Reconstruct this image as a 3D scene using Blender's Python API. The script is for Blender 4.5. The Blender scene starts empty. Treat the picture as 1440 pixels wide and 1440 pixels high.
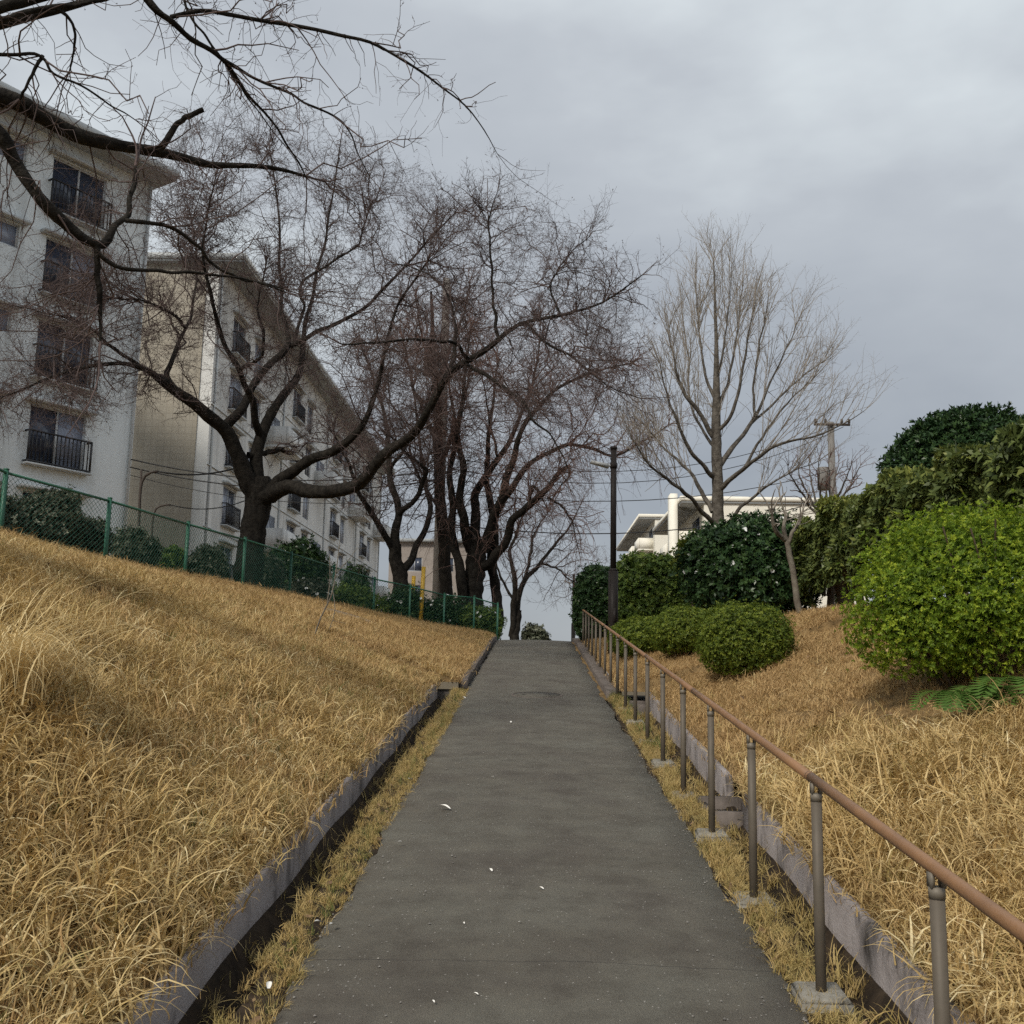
import bpy, math, random
import numpy as np
from mathutils import Matrix, Vector

R_ = math.radians
scene = bpy.context.scene
COL = scene.collection

# ------------------------------------------------------------------ camera
CZ, PITCH, ROLL, YAW = 1.6, 8.8, 1.1, 1.35
cd = bpy.data.cameras.new('camera')
cd.sensor_width = 36.0
cd.lens = 36.0
cd.clip_start = 0.05
cd.clip_end = 6000
cam = bpy.data.objects.new('camera', cd)
COL.objects.link(cam)
CM = Matrix.Rotation(R_(YAW), 4, 'Z') @ Matrix.Rotation(R_(90 + PITCH), 4, 'X') @ Matrix.Rotation(R_(ROLL), 4, 'Z')
cam.matrix_world = Matrix.Translation((0, 0, CZ)) @ CM
scene.camera = cam

# ------------------------------------------------------------------ world: overcast sky
SUN_EL, SUN_AZ = 42.0, 212.0          # azimuth measured clockwise from +Y (the way the path climbs)
w = bpy.data.worlds.new('World')
scene.world = w
w.use_nodes = True
nt = w.node_tree
nt.nodes.clear()
def wn(t, **k):
    n = nt.nodes.new(t)
    for a, b in k.items(): setattr(n, a, b)
    return n
out = wn('ShaderNodeOutputWorld'); bg = wn('ShaderNodeBackground')
sky = wn('ShaderNodeTexSky', sky_type='NISHITA', sun_disc=False)
sky.sun_elevation = R_(SUN_EL); sky.sun_rotation = R_(SUN_AZ)
tc = wn('ShaderNodeTexCoord')
mp = wn('ShaderNodeMapping'); mp.inputs['Scale'].default_value = (1.0, 1.0, 2.2); mp.inputs['Location'].default_value = (5.0, 4.0, 1.0)
nz = wn('ShaderNodeTexNoise'); nz.inputs['Scale'].default_value = 1.5; nz.inputs['Detail'].default_value = 6; nz.inputs['Roughness'].default_value = 0.5
rp = wn('ShaderNodeValToRGB')
cr = rp.color_ramp
cr.elements[0].position = 0.32; cr.elements[0].color = (2.5, 2.72, 3.02, 1)
cr.elements[1].position = 0.70; cr.elements[1].color = (5.7, 6.15, 6.25, 1)
e = cr.elements.new(0.5); e.color = (3.5, 3.74, 4.0, 1)
mx = wn('ShaderNodeMix', data_type='RGBA'); mx.inputs['Factor'].default_value = 0.93
L = nt.links.new
L(tc.outputs['Generated'], mp.inputs['Vector']); L(mp.outputs['Vector'], nz.inputs['Vector']); L(nz.outputs['Fac'], rp.inputs['Fac'])
L(sky.outputs['Color'], mx.inputs[6]); L(rp.outputs['Color'], mx.inputs[7])
spz = wn('ShaderNodeSeparateXYZ'); L(tc.outputs['Generated'], spz.inputs[0])
mrz = wn('ShaderNodeMapRange'); mrz.inputs['From Min'].default_value = 0.0; mrz.inputs['From Max'].default_value = 0.6; mrz.inputs['To Min'].default_value = 0.84; mrz.inputs['To Max'].default_value = 1.12; L(spz.outputs['Z'], mrz.inputs['Value'])
vm = wn('ShaderNodeVectorMath', operation='SCALE'); L(mx.outputs[2], vm.inputs[0]); L(mrz.outputs[0], vm.inputs['Scale'])
L(vm.outputs[0], bg.inputs['Color']); bg.inputs['Strength'].default_value = 0.10
L(bg.outputs[0], out.inputs['Surface'])

sd = bpy.data.lights.new('sun', 'SUN'); sd.energy = 2.0; sd.angle = R_(12); sd.color = (1.0, 0.93, 0.82)
so = bpy.data.objects.new('sun', sd); COL.objects.link(so)
sdir = Vector((math.sin(R_(SUN_AZ)) * math.cos(R_(SUN_EL)), math.cos(R_(SUN_AZ)) * math.cos(R_(SUN_EL)), math.sin(R_(SUN_EL))))
so.rotation_euler = sdir.to_track_quat('Z', 'Y').to_euler()
so.location = sdir * 50

scene.view_settings.view_transform = 'Standard'
scene.view_settings.look = 'None'
scene.view_settings.gamma = 1.0
scene.view_settings.exposure = 0.52
scene.view_settings.use_curve_mapping = False
scene.render.engine = 'CYCLES'
scene.cycles.use_denoising = False
scene.cycles.adaptive_threshold = 0.02
scene.cycles.max_bounces = 6
scene.cycles.diffuse_bounces = 3
scene.cycles.glossy_bounces = 2
scene.cycles.transparent_max_bounces = 8

# ------------------------------------------------------------------ helpers
CMn = np.array(CM.to_3x3())
def ray(px, py):
    return CMn @ np.array([(px - 720) / 1440.0, -(py - 720) / 1440.0, -1.0])
def P(px, py, Y):
    d = ray(px, py)
    return np.array([0, 0, CZ]) + d * (Y / d[1])

def tag(o, label=None, cat=None, group=None, kind=None):
    if label: o['label'] = label
    if cat: o['category'] = cat
    if group: o['group'] = group
    if kind: o['kind'] = kind
    return o
def link(o, parent=None):
    COL.objects.link(o)
    if parent is not None: o.parent = parent
    return o
def thing(name, loc=(0, 0, 0), rz=0.0, label=None, cat=None, group=None):
    o = bpy.data.objects.new(name, None)
    o.empty_display_size = 0.2
    o.location = loc; o.rotation_euler = (0, 0, rz)
    link(o)
    return tag(o, label, cat, group)

def np_mesh(name, V, Fq, mat=None, smooth=False, F3=None):
    """mesh from numpy verts, quads (n,4) and/or triangles (m,3)"""
    me = bpy.data.meshes.new(name)
    V = np.asarray(V, dtype=np.float32).reshape(-1, 3)
    Fq = np.zeros((0, 4), np.int32) if Fq is None else np.asarray(Fq, np.int32).reshape(-1, 4)
    F3 = np.zeros((0, 3), np.int32) if F3 is None else np.asarray(F3, np.int32).reshape(-1, 3)
    me.vertices.add(len(V)); me.vertices.foreach_set('co', V.ravel())
    nl = Fq.size + F3.size
    me.loops.add(nl); me.loops.foreach_set('vertex_index', np.concatenate([Fq.ravel(), F3.ravel()]).astype(np.int32))
    npoly = len(Fq) + len(F3)
    me.polygons.add(npoly)
    st = np.concatenate([np.arange(len(Fq)) * 4, Fq.size + np.arange(len(F3)) * 3]).astype(np.int32)
    me.polygons.foreach_set('loop_start', st)
    if smooth: me.polygons.foreach_set('use_smooth', np.ones(npoly, bool))
    me.update(calc_edges=True)
    if mat: me.materials.append(mat)
    return me
def obj(name, me, parent=None, loc=None, label=None, cat=None, group=None, kind=None):
    o = bpy.data.objects.new(name, me)
    if loc is not None: o.location = loc
    link(o, parent)
    return tag(o, label, cat, group, kind)

class MB:
    """collects boxes / prisms / tubes into one mesh"""
    def __init__(s): s.v = []; s.q = []; s.t = []; s.n = 0
    def add(s, V, Q=None, T=None):
        V = np.asarray(V, float).reshape(-1, 3)
        if Q is not None and len(Q): s.q.append(np.asarray(Q, int).reshape(-1, 4) + s.n)
        if T is not None and len(T): s.t.append(np.asarray(T, int).reshape(-1, 3) + s.n)
        s.v.append(V); s.n += len(V)
        return s
    def box(s, a, b, M=None):
        x0, y0, z0 = a; x1, y1, z1 = b
        V = np.array([[x0,y0,z0],[x1,y0,z0],[x1,y1,z0],[x0,y1,z0],[x0,y0,z1],[x1,y0,z1],[x1,y1,z1],[x0,y1,z1]], float)
        if M is not None: V = V @ np.array(M)[:3, :3].T + np.array(M)[:3, 3]
        return s.add(V, [[0,3,2,1],[4,5,6,7],[0,1,5,4],[1,2,6,5],[2,3,7,6],[3,0,4,7]])
    def hexa(s, V8):
        return s.add(V8, [[0,3,2,1],[4,5,6,7],[0,1,5,4],[1,2,6,5],[2,3,7,6],[3,0,4,7]])
    def tube(s, pts, rad, n=8, cap=True):
        pts = np.asarray(pts, float); K = len(pts)
        rad = np.full(K, rad, float) if np.isscalar(rad) else np.asarray(rad, float)
        V, Q = tubes(pts[None], rad[None], n)
        T = []
        if cap:
            V = np.vstack([V, pts[0], pts[-1]]); a = len(V) - 2
            for k in range(n):
                T.append([a, (k + 1) % n, k]); T.append([a + 1, (K - 1) * n + k, (K - 1) * n + (k + 1) % n])
        return s.add(V, Q, T)
    def mesh(s, name, mat, smooth=False):
        return np_mesh(name, np.vstack(s.v), np.vstack(s.q) if s.q else None, mat, smooth, np.vstack(s.t) if s.t else None)
    def build(s, name, mat, parent=None, smooth=False, **k):
        return obj(name, s.mesh(name, mat, smooth), parent, **k)

def unit(a): return a / np.maximum(np.linalg.norm(a, axis=-1, keepdims=True), 1e-9)
def tubes(P_, Rr, n):
    """P_ (N,K,3), Rr (N,K) -> verts, quads; n-sided"""
    N, K, _ = P_.shape
    T = np.empty_like(P_)
    T[:, 1:-1] = P_[:, 2:] - P_[:, :-2]; T[:, 0] = P_[:, 1] - P_[:, 0]; T[:, -1] = P_[:, -1] - P_[:, -2]
    T = unit(T)
    main = unit(P_[:, -1] - P_[:, 0] + 1e-6)
    ref = np.where(np.abs(main[:, 2:3]) > 0.9, np.array([[1.0, 0, 0]]), np.array([[0, 0, 1.0]]))
    A = unit(np.cross(main, ref))[:, None, :]
    A = unit(A - T * np.sum(A * T, -1, keepdims=True))
    B = np.cross(T, A)
    th = np.arange(n) * 2 * math.pi / n
    V = P_[:, :, None, :] + Rr[:, :, None, None] * (A[:, :, None, :] * np.cos(th)[None, None, :, None] + B[:, :, None, :] * np.sin(th)[None, None, :, None])
    i = (np.arange(N)[:, None, None] * K + np.arange(K - 1)[None, :, None]) * n
    k = np.arange(n)[None, None, :]; k2 = (k + 1) % n
    Q = np.stack([i + k, i + k2, i + n + k2, i + n + k], -1).reshape(-1, 4)
    return V.reshape(-1, 3), Q

# ------------------------------------------------------------------ materials
def M(name, col, rough=0.8, var=None, vscale=5.0, bump=0.0, bscale=40.0, metal=0.0, spec=0.5, streak=None, detail=6, inst=None, trans=0.0):
    """principled with noise mix col<->var, optional vertical streak colour, optional per-instance ramp"""
    m = bpy.data.materials.new(name); m.use_nodes = True
    t = m.node_tree; b = t.nodes['Principled BSDF']; N = t.nodes.new; K = t.links.new
    b.inputs['Roughness'].default_value = rough; b.inputs['Metallic'].default_value = metal
    b.inputs['Specular IOR Level'].default_value = spec
    b.inputs['Base Color'].default_value = (*col, 1)
    last = None
    tcx = N('ShaderNodeTexCoord')
    geo = N('ShaderNodeNewGeometry')
    if var is not None:
        n = N('ShaderNodeTexNoise'); n.inputs['Scale'].default_value = vscale; n.inputs['Detail'].default_value = detail; n.inputs['Roughness'].default_value = 0.6
        K(geo.outputs['Position'], n.inputs['Vector'])
        r = N('ShaderNodeValToRGB'); r.color_ramp.elements[0].position = 0.35; r.color_ramp.elements[1].position = 0.66
        r.color_ramp.elements[0].color = (*col, 1); r.color_ramp.elements[1].color = (*var, 1)
        K(n.outputs['Fac'], r.inputs['Fac']); last = r.outputs['Color']
    if inst is not None:
        oi = N('ShaderNodeObjectInfo')
        r = N('ShaderNodeValToRGB')
        els = r.color_ramp.elements
        els[0].position = 0; els[0].color = (*inst[0], 1); els[1].position = 1; els[1].color = (*inst[-1], 1)
        for q in range(1, len(inst) - 1):
            e_ = els.new(q / (len(inst) - 1)); e_.color = (*inst[q], 1)
        K(oi.outputs['Random'], r.inputs['Fac'])
        if last is None: last = r.outputs['Color']
        else:
            x = N('ShaderNodeMix'); x.data_type = 'RGBA'; x.inputs['Factor'].default_value = 0.5
            K(last, x.inputs[6]); K(r.outputs['Color'], x.inputs[7]); last = x.outputs[2]
    if streak is not None:
        sc_, amt, hor, ver = streak
        mpp = N('ShaderNodeMapping'); mpp.inputs['Scale'].default_value = (hor, hor, ver)
        K(geo.outputs['Position'], mpp.inputs['Vector'])
        n = N('ShaderNodeTexNoise'); n.inputs['Scale'].default_value = 1.0; n.inputs['Detail'].default_value = 7; n.inputs['Roughness'].default_value = 0.62
        K(mpp.outputs['Vector'], n.inputs['Vector'])
        r = N('ShaderNodeMapRange'); r.inputs['From Min'].default_value = 0.5; r.inputs['From Max'].default_value = 0.72; r.inputs['To Max'].default_value = amt
        K(n.outputs['Fac'], r.inputs['Value'])
        x = N('ShaderNodeMix'); x.data_type = 'RGBA'
        K(r.outputs['Result'], x.inputs['Factor'])
        if last is None: x.inputs[6].default_value = (*col, 1)
        else: K(last, x.inputs[6])
        x.inputs[7].default_value = (*sc_, 1); last = x.outputs[2]
    if last is not None: K(last, b.inputs['Base Color'])
    if bump > 0:
        n = N('ShaderNodeTexNoise'); n.inputs['Scale'].default_value = bscale; n.inputs['Detail'].default_value = 5
        K(geo.outputs['Position'], n.inputs['Vector'])
        bp = N('ShaderNodeBump'); bp.inputs['Strength'].default_value = bump; bp.inputs['Distance'].default_value = 0.02
        K(n.outputs['Fac'], bp.inputs['Height']); K(bp.outputs['Normal'], b.inputs['Normal'])
    if trans > 0:
        tr = N('ShaderNodeBsdfTranslucent'); ad = N('ShaderNodeMixShader'); ad.inputs[0].default_value = trans
        if last is not None: K(last, tr.inputs['Color'])
        else: tr.inputs['Color'].default_value = (*col, 1)
        o_ = t.nodes['Material Output']
        K(b.outputs[0], ad.inputs[1]); K(tr.outputs[0], ad.inputs[2]); K(ad.outputs[0], o_.inputs['Surface'])
    return m

def leafmat(name, a, b, c, rough=0.45, trans=0.2, scale=14.0):
    """leaf colour varies leaf to leaf through a 'rnd' point attribute"""
    m = bpy.data.materials.new(name); m.use_nodes = True
    t = m.node_tree; p = t.nodes['Principled BSDF']; N = t.nodes.new; K = t.links.new
    at = N('ShaderNodeAttribute'); at.attribute_name = 'rnd'
    r = N('ShaderNodeValToRGB'); e0, e1 = r.color_ramp.elements
    e0.color = (*a, 1); e1.color = (*c, 1); e1.position = 1.0
    em = r.color_ramp.elements.new(0.55); em.color = (*b, 1)
    K(at.outputs['Fac'], r.inputs['Fac']); K(r.outputs['Color'], p.inputs['Base Color'])
    p.inputs['Roughness'].default_value = rough; p.inputs['Specular IOR Level'].default_value = 0.22
    tr = N('ShaderNodeBsdfTranslucent'); K(r.outputs['Color'], tr.inputs['Color'])
    ad = N('ShaderNodeMixShader'); ad.inputs[0].default_value = trans
    K(p.outputs[0], ad.inputs[1]); K(tr.outputs[0], ad.inputs[2]); K(ad.outputs[0], t.nodes['Material Output'].inputs['Surface'])
    return m

def asphalt_mat():
    m = bpy.data.materials.new('asphalt'); m.use_nodes = True
    t = m.node_tree; b = t.nodes['Principled BSDF']; N = t.nodes.new; K = t.links.new
    g = N('ShaderNodeNewGeometry')
    def noise(s, d=5, r=.6, sc=None):
        n = N('ShaderNodeTexNoise'); n.inputs['Scale'].default_value = s; n.inputs['Detail'].default_value = d; n.inputs['Roughness'].default_value = r
        if sc:
            q = N('ShaderNodeMapping'); q.inputs['Scale'].default_value = sc; K(g.outputs['Position'], q.inputs['Vector']); K(q.outputs['Vector'], n.inputs['Vector'])
        else: K(g.outputs['Position'], n.inputs['Vector'])
        return n.outputs['Fac']
    def ramp(f, *st):
        r = N('ShaderNodeValToRGB'); el = r.color_ramp.elements
        el[0].position, el[0].color = st[0][0], (*st[0][1], 1); el[1].position, el[1].color = st[-1][0], (*st[-1][1], 1)
        for s in st[1:-1]: q = el.new(s[0]); q.color = (*s[1], 1)
        K(f, r.inputs['Fac']); return r.outputs['Color']
    def mix(f, a, b_, mode='MIX'):
        x = N('ShaderNodeMix'); x.data_type = 'RGBA'; x.blend_type = mode
        if isinstance(f, float): x.inputs['Factor'].default_value = f
        else: K(f, x.inputs['Factor'])
        K(a, x.inputs[6])
        if isinstance(b_, tuple): x.inputs[7].default_value = (*b_, 1)
        else: K(b_, x.inputs[7])
        return x.outputs[2]
    big = ramp(noise(1.6, 6, .6, (1, .8, 1)), (.3, (.082, .071, .058)), (.5, (.108, .099, .080)), (.7, (.118, .112, .092)))
    band = ramp(noise(1.0, 4, .5, (.8, 3.2, 1)), (.38, (.88, .86, .84)), (.6, (1.05, 1.05, 1.05)))
    c = mix(0.8, big, band, 'MULTIPLY')
    mott = ramp(noise(5.5, 8, .68), (.36, (.78, .76, .74)), (.5, (1, 1, 1)), (.66, (1.14, 1.13, 1.11)))
    c = mix(0.85, c, mott, 'MULTIPLY')
    fine = ramp(noise(260, 3, .7), (.28, (.40, .40, .40)), (.5, (1, 1, 1)), (.70, (1.95, 1.92, 1.85)))
    c = mix(0.7, c, fine, 'MULTIPLY')
    vo = N('ShaderNodeTexVoronoi'); vo.inputs['Scale'].default_value = 46; K(g.outputs['Position'], vo.inputs['Vector'])
    lt = N('ShaderNodeMath'); lt.operation = 'LESS_THAN'; lt.inputs[1].default_value = 0.16; K(vo.outputs['Distance'], lt.inputs[0])
    sel = N('ShaderNodeSeparateColor'); K(vo.outputs['Color'], sel.inputs[0])
    gt = N('ShaderNodeMath'); gt.operation = 'GREATER_THAN'; gt.inputs[1].default_value = 0.82; K(sel.outputs[0], gt.inputs[0])
    ml = N('ShaderNodeMath'); ml.operation = 'MULTIPLY'; K(lt.outputs[0], ml.inputs[0]); K(gt.outputs[0], ml.inputs[1])
    c = mix(ml.outputs[0], c, (.34, .32, .29))
    sx = N('ShaderNodeSeparateXYZ'); K(g.outputs['Position'], sx.inputs[0])
    wob = N('ShaderNodeMath'); wob.operation = 'MULTIPLY_ADD'; K(noise(2.2, 4, .6), wob.inputs[0]); wob.inputs[1].default_value = .12; K(sx.outputs['Y'], wob.inputs[2])
    for yy in (4.46, 9.63, 17.4):
        df = N('ShaderNodeMath'); df.operation = 'SUBTRACT'; K(wob.outputs[0], df.inputs[0]); df.inputs[1].default_value = yy
        ab = N('ShaderNodeMath'); ab.operation = 'ABSOLUTE'; K(df.outputs[0], ab.inputs[0])
        l2 = N('ShaderNodeMath'); l2.operation = 'LESS_THAN'; l2.inputs[1].default_value = .0045; K(ab.outputs[0], l2.inputs[0])
        h2 = N('ShaderNodeMath'); h2.operation = 'MULTIPLY'; h2.inputs[1].default_value = .55; K(l2.outputs[0], h2.inputs[0])
        c = mix(h2.outputs[0], c, (.035, .031, .027))
    K(c, b.inputs['Base Color'])
    b.inputs['Roughness'].default_value = 0.82
    bp = N('ShaderNodeBump'); bp.inputs['Strength'].default_value = 0.9; bp.inputs['Distance'].default_value = 0.01
    K(noise(170, 4, .65), bp.inputs['Height']); K(bp.outputs['Normal'], b.inputs['Normal'])
    return m

MAT = {}
MAT['asphalt'] = asphalt_mat()
MAT['soil'] = M('soil_straw', (.12, .078, .036), .95, (.24, .16, .075), 7, .6, 30)
MAT['soil2'] = M('soil_terrace', (.08, .06, .04), .95, (.15, .12, .07), 3, .5, 20)
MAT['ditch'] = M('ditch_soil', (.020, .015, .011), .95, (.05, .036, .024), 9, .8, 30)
MAT['curbwall'] = M('weathered_concrete', (.27, .24, .23), .9, (.36, .325, .315), 4, .35, 60, streak=((.035, .031, .027), .95, 5.0, 2.6))
MAT['curbwall2'] = M('weathered_concrete_left', (.21, .185, .175), .9, (.28, .25, .24), 4, .35, 60, streak=((.035, .031, .027), .95, 5.0, 2.6))
MAT['curbtop'] = M('curb_dark', (.10, .085, .075), .9, (.17, .145, .13), 6, .4, 50)
MAT['concrete'] = M('base_concrete', (.27, .255, .22), .9, (.19, .175, .145), 14, .5, 70, streak=((.10, .085, .06), .7, 16.0, 16.0))
MAT['iron'] = M('cast_iron', (.05, .042, .036), .8, (.09, .07, .055), 20, .4, 80)
MAT['post'] = M('post_bronze_metal', (.125, .105, .082), .6, (.10, .085, .066), 12, metal=.1, spec=.3)
MAT['bracket'] = M('bracket_metal', (.17, .15, .12), .55, metal=.1, spec=.3)
MAT['rail'] = M('rail_brown_resin', (.27, .145, .070), .5, (.21, .115, .060), 6, .12, 90)
MAT['green'] = M('fence_green_paint', (.022, .115, .066), .5, (.03, .12, .078), 10)
MAT['mesh'] = M('fence_green_wire', (.035, .10, .072), .6)
MAT['bark'] = M('cherry_bark', (.011, .0095, .008), .92, (.034, .030, .025), 11, 1.0, 38)
MAT['twig'] = M('cherry_twig', (.085, .066, .062), .85, (.125, .092, .086), 3)
MAT['twigred'] = M('weeping_twig', (.13, .085, .072), .85, (.17, .105, .088), 3)
MAT['barkg'] = M('grey_bark', (.055, .047, .039), .9, (.15, .135, .115), 9, .9, 34)
MAT['twigg'] = M('grey_twig', (.25, .22, .185), .85, (.31, .275, .235), 3)
MAT['stem'] = M('shrub_stem', (.085, .060, .042), .9, (.13, .10, .075), 12)
MAT['palebark'] = M('pale_bark', (.20, .18, .145), .9, (.12, .10, .08), 12, .5, 50)
MAT['white'] = M('white_render', (.84, .885, .89), .9, (.75, .80, .81), .6, 0, 60, streak=((.42, .44, .43), .6, 1.6, .10))
MAT['white2'] = M('grey_white_render', (.74, .74, .72), .9, (.62, .62, .60), .5, 0, 60, streak=((.28, .28, .27), .6, 1.2, .10))
MAT['cream'] = M('cream_render', (.86, .83, .73), .9, (.80, .77, .68), .6, streak=((.42, .39, .34), .4, 1.2, .1))
MAT['soffit'] = M('soffit_grey', (.33, .345, .35), .9, (.28, .295, .30), 1.0)
MAT['fascia'] = M('fascia_light', (.52, .54, .54), .9)
MAT['frame'] = M('window_frame_alu', (.55, .57, .58), .5)
MAT['pane'] = M('pane_dark', (.035, .045, .075), .2, (.055, .068, .10), 1.2, spec=.6)
MAT['curtain'] = M('pane_curtain', (.22, .25, .33), .25, (.30, .33, .40), 2.5, spec=.6)
MAT['black'] = M('railing_black', (.014, .014, .017), .5)
MAT['dark'] = M('dark_recess', (.035, .034, .032), .9)
MAT['lamp'] = M('lamp_pole_brown', (.030, .025, .023), .45)
MAT['lamphead'] = M('lamp_head_grey', (.42, .43, .43), .4)
MAT['pole'] = M('pole_concrete', (.20, .19, .175), .9, (.155, .145, .135), 5, .2, 60)
MAT['yellow'] = M('yellow_guard', (.62, .38, .03), .5, (.52, .32, .03), 9)
MAT['wire'] = M('cable_black', (.015, .015, .016), .6)
MAT['pipe'] = M('rust_pipe', (.06, .045, .036), .7)
MAT['petal'] = M('white_petal', (.75, .73, .68), .6)
MAT['flower'] = M('white_flower', (.72, .73, .70), .6)
MAT['log'] = M('dead_log', (.23, .19, .15), .9, (.12, .095, .07), 7, .6, 40)
STRAW = [(.12, .073, .029), (.42, .28, .10), (.60, .435, .175), (.76, .61, .31), (.45, .30, .11), (.62, .46, .195), (.26, .24, .07)]
MAT['straw'] = M('straw_blades', (.36, .225, .08), .7, (.72, .54, .25), 1.1, inst=STRAW, trans=.2)
MAT['strawshort'] = M('straw_short', (.46, .30, .13), .8, (.58, .41, .195), 1.6, inst=[(.29, .17, .07), (.46, .30, .13), (.55, .39, .19), (.38, .25, .10)], trans=.2)
MAT['vergeg'] = M('verge_blades', (.48, .34, .135), .75, (.40, .29, .11), 2.5, inst=[(.46, .32, .12), (.60, .46, .21), (.26, .25, .075), (.50, .35, .13)], trans=.25)
MAT['greeng'] = M('green_blades', (.11, .15, .03), .75, (.2, .19, .05), 3, inst=[(.08, .13, .03), (.16, .18, .05), (.2, .18, .06)], trans=.25)
MAT['pale'] = M('pale_blades', (.70, .54, .27), .65, (.82, .69, .40), 2.0, inst=[(.64, .47, .21), (.80, .65, .36), (.88, .76, .47)], trans=.25)
MAT['azalea'] = leafmat('azalea_leaf', (.075, .135, .018), (.21, .31, .028), (.44, .51, .05), trans=.4)
MAT['azalea2'] = leafmat('azalea_dim_leaf', (.055, .09, .018), (.14, .19, .026), (.29, .33, .045), trans=.35)
MAT['camellia'] = leafmat('camellia_leaf', (.014, .032, .014), (.034, .07, .025), (.075, .13, .042), .3, .15)
MAT['laurel'] = leafmat('laurel_leaf', (.05, .075, .026), (.15, .19, .055), (.40, .40, .09), .4, .3)
MAT['hedge'] = leafmat('hedge_leaf', (.04, .07, .02), (.10, .16, .034), (.23, .29, .06), .4, .3)
MAT['lime'] = leafmat('lime_leaf', (.06, .085, .015), (.12, .155, .02), (.22, .235, .04), .45, .25)
MAT['grbush'] = leafmat('grey_bush_leaf', (.03, .038, .022), (.075, .085, .052), (.26, .27, .20), .5, .15)
MAT['fern'] = leafmat('fern_leaf', (.05, .10, .018), (.09, .17, .03), (.13, .22, .05), .5, .3)

def tile_mat():
    m = M('tan_tiles', (.35, .32, .265), .8, (.40, .365, .30), .5, streak=((.25, .225, .185), .5, .8, .15))
    t = m.node_tree; N = t.nodes.new; K = t.links.new; b = t.nodes['Principled BSDF']
    src = b.inputs['Base Color'].links[0].from_socket
    g = N('ShaderNodeNewGeometry'); br = N('ShaderNodeTexBrick')
    mp_ = N('ShaderNodeMapping'); mp_.inputs['Rotation'].default_value = (R_(90), 0, 0)
    K(g.outputs['Position'], mp_.inputs['Vector']); K(mp_.outputs['Vector'], br.inputs['Vector'])
    br.offset = 0; br.inputs['Scale'].default_value = 1; br.inputs['Brick Width'].default_value = .30; br.inputs['Row Height'].default_value = .30
    br.inputs['Mortar Size'].default_value = .022
    br.inputs['Color1'].default_value = (1, 1, 1, 1); br.inputs['Color2'].default_value = (.93, .92, .9, 1); br.inputs['Mortar'].default_value = (.84, .83, .82, 1)
    x = N('ShaderNodeMix'); x.data_type = 'RGBA'; x.blend_type = 'MULTIPLY'; x.inputs['Factor'].default_value = 1
    K(src, x.inputs[6]); K(br.outputs['Color'], x.inputs[7]); K(x.outputs[2], b.inputs['Base Color'])
    return m
MAT['tan'] = tile_mat()

for nm in ('bark', 'twig', 'twigred', 'barkg', 'twigg', 'stem', 'soil', 'soil2', 'ditch', 'palebark', 'curbwall', 'curbtop', 'lamp', 'mesh'):
    MAT[nm].node_tree.nodes['Principled BSDF'].inputs['Specular IOR Level'].default_value = 0.12
# ------------------------------------------------------------------ terrain
S = 0.0932
def zp(y):
    y = np.asarray(y, float)
    d = np.clip(y - 23.5, 0, 4.0)
    z = S * (np.minimum(y, 23.5) + d - d * d / 8.0)
    return z - 0.012 * np.clip(y - 27.5, 0, 60)
FY = [-6, 4, 9, 12, 14.6, 17, 18.8, 21, 24, 25.2, 26.4, 30, 300]
FX = [-8.6, -8.1, -7.6, -7.05, -6.3, -5.8, -5.4, -5.02, -4.3, -3.9, -3.7, -3.7, -3.7]
FZ = [3.35, 3.35, 3.3, 3.2, 3.02, 3.03, 3.0, 3.0, 2.9, 2.84, 2.8, 2.75, 2.6]
def xin_l(y): return np.where(np.asarray(y, float) < 14.35, -1.335, np.interp(y, [14.35, 14.36, 24, 26], [-1.04, -1.04, -1.02, -1.0]))
def xin_r(y): return np.where(np.asarray(y, float) < 13.6, 1.505, 1.16)
def bump(x, y):
    return .035 * np.sin(1.9 * x + .7 * y) * np.sin(1.3 * y - .5 * x + 1.2) + .02 * np.sin(4.1 * x + 1.0) * np.sin(3.7 * y + .4 * x)
def zl(x, y):
    x = np.asarray(x, float); y = np.asarray(y, float)
    xi = xin_l(y); xf = np.interp(y, FY, FX); zf = np.interp(y, FY, FZ)
    z0 = zp(y) + .09
    t = (xi - x) / (xi - xf)
    tt = np.clip(t, 0, 1)
    g = tt + .10 * np.sin(math.pi * tt) * np.clip((22 - y) / 10, 0, 1)
    z = z0 + (zf - z0) * g
    return z + bump(x, y) * np.clip(tt * 3, 0, 1) * np.clip((1.3 - t) * 2, 0, 1)
def zr(x, y):
    x = np.asarray(x, float); y = np.asarray(y, float)
    xi = xin_r(y)
    k = np.interp(y, [-6, 11, 15, 20, 24, 30], [.40, .38, .34, .22, .10, .03])
    d = np.clip(x - xi, 0, None)
    dd = np.where(d < 2.8, d, 2.8 + .5 * (1 - np.exp(-(d - 2.8) / .5)))
    return zp(y) + .09 + k * dd + bump(x + 3, y) * np.clip(d * 1.5, 0, 1) * np.clip((6 - d) / 3, 0, 1)
def gz(x, y):
    if x < -1.0: return float(zl(x, y))
    if x > 1.1: return float(zr(x, y))
    return float(zp(y))
def H(px, py, y0=2.0, y1=60.0):
    """where the sight line through a photo point meets the terrain"""
    d = ray(px, py); ys = np.arange(y0, y1, .02)
    pts = np.array([0, 0, CZ])[None] + d[None] * (ys / d[1])[:, None]
    zz = np.where(pts[:, 0] < -1, zl(pts[:, 0], ys), np.where(pts[:, 0] > 1.1, zr(pts[:, 0], ys), zp(ys)))
    hit = np.nonzero(pts[:, 2] < zz)[0]
    return pts[hit[0]] if len(hit) else pts[-1]
def onground(px, Y):
    p = P(px, 900, Y)
    return np.array([p[0], Y, gz(p[0], Y)])

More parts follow.
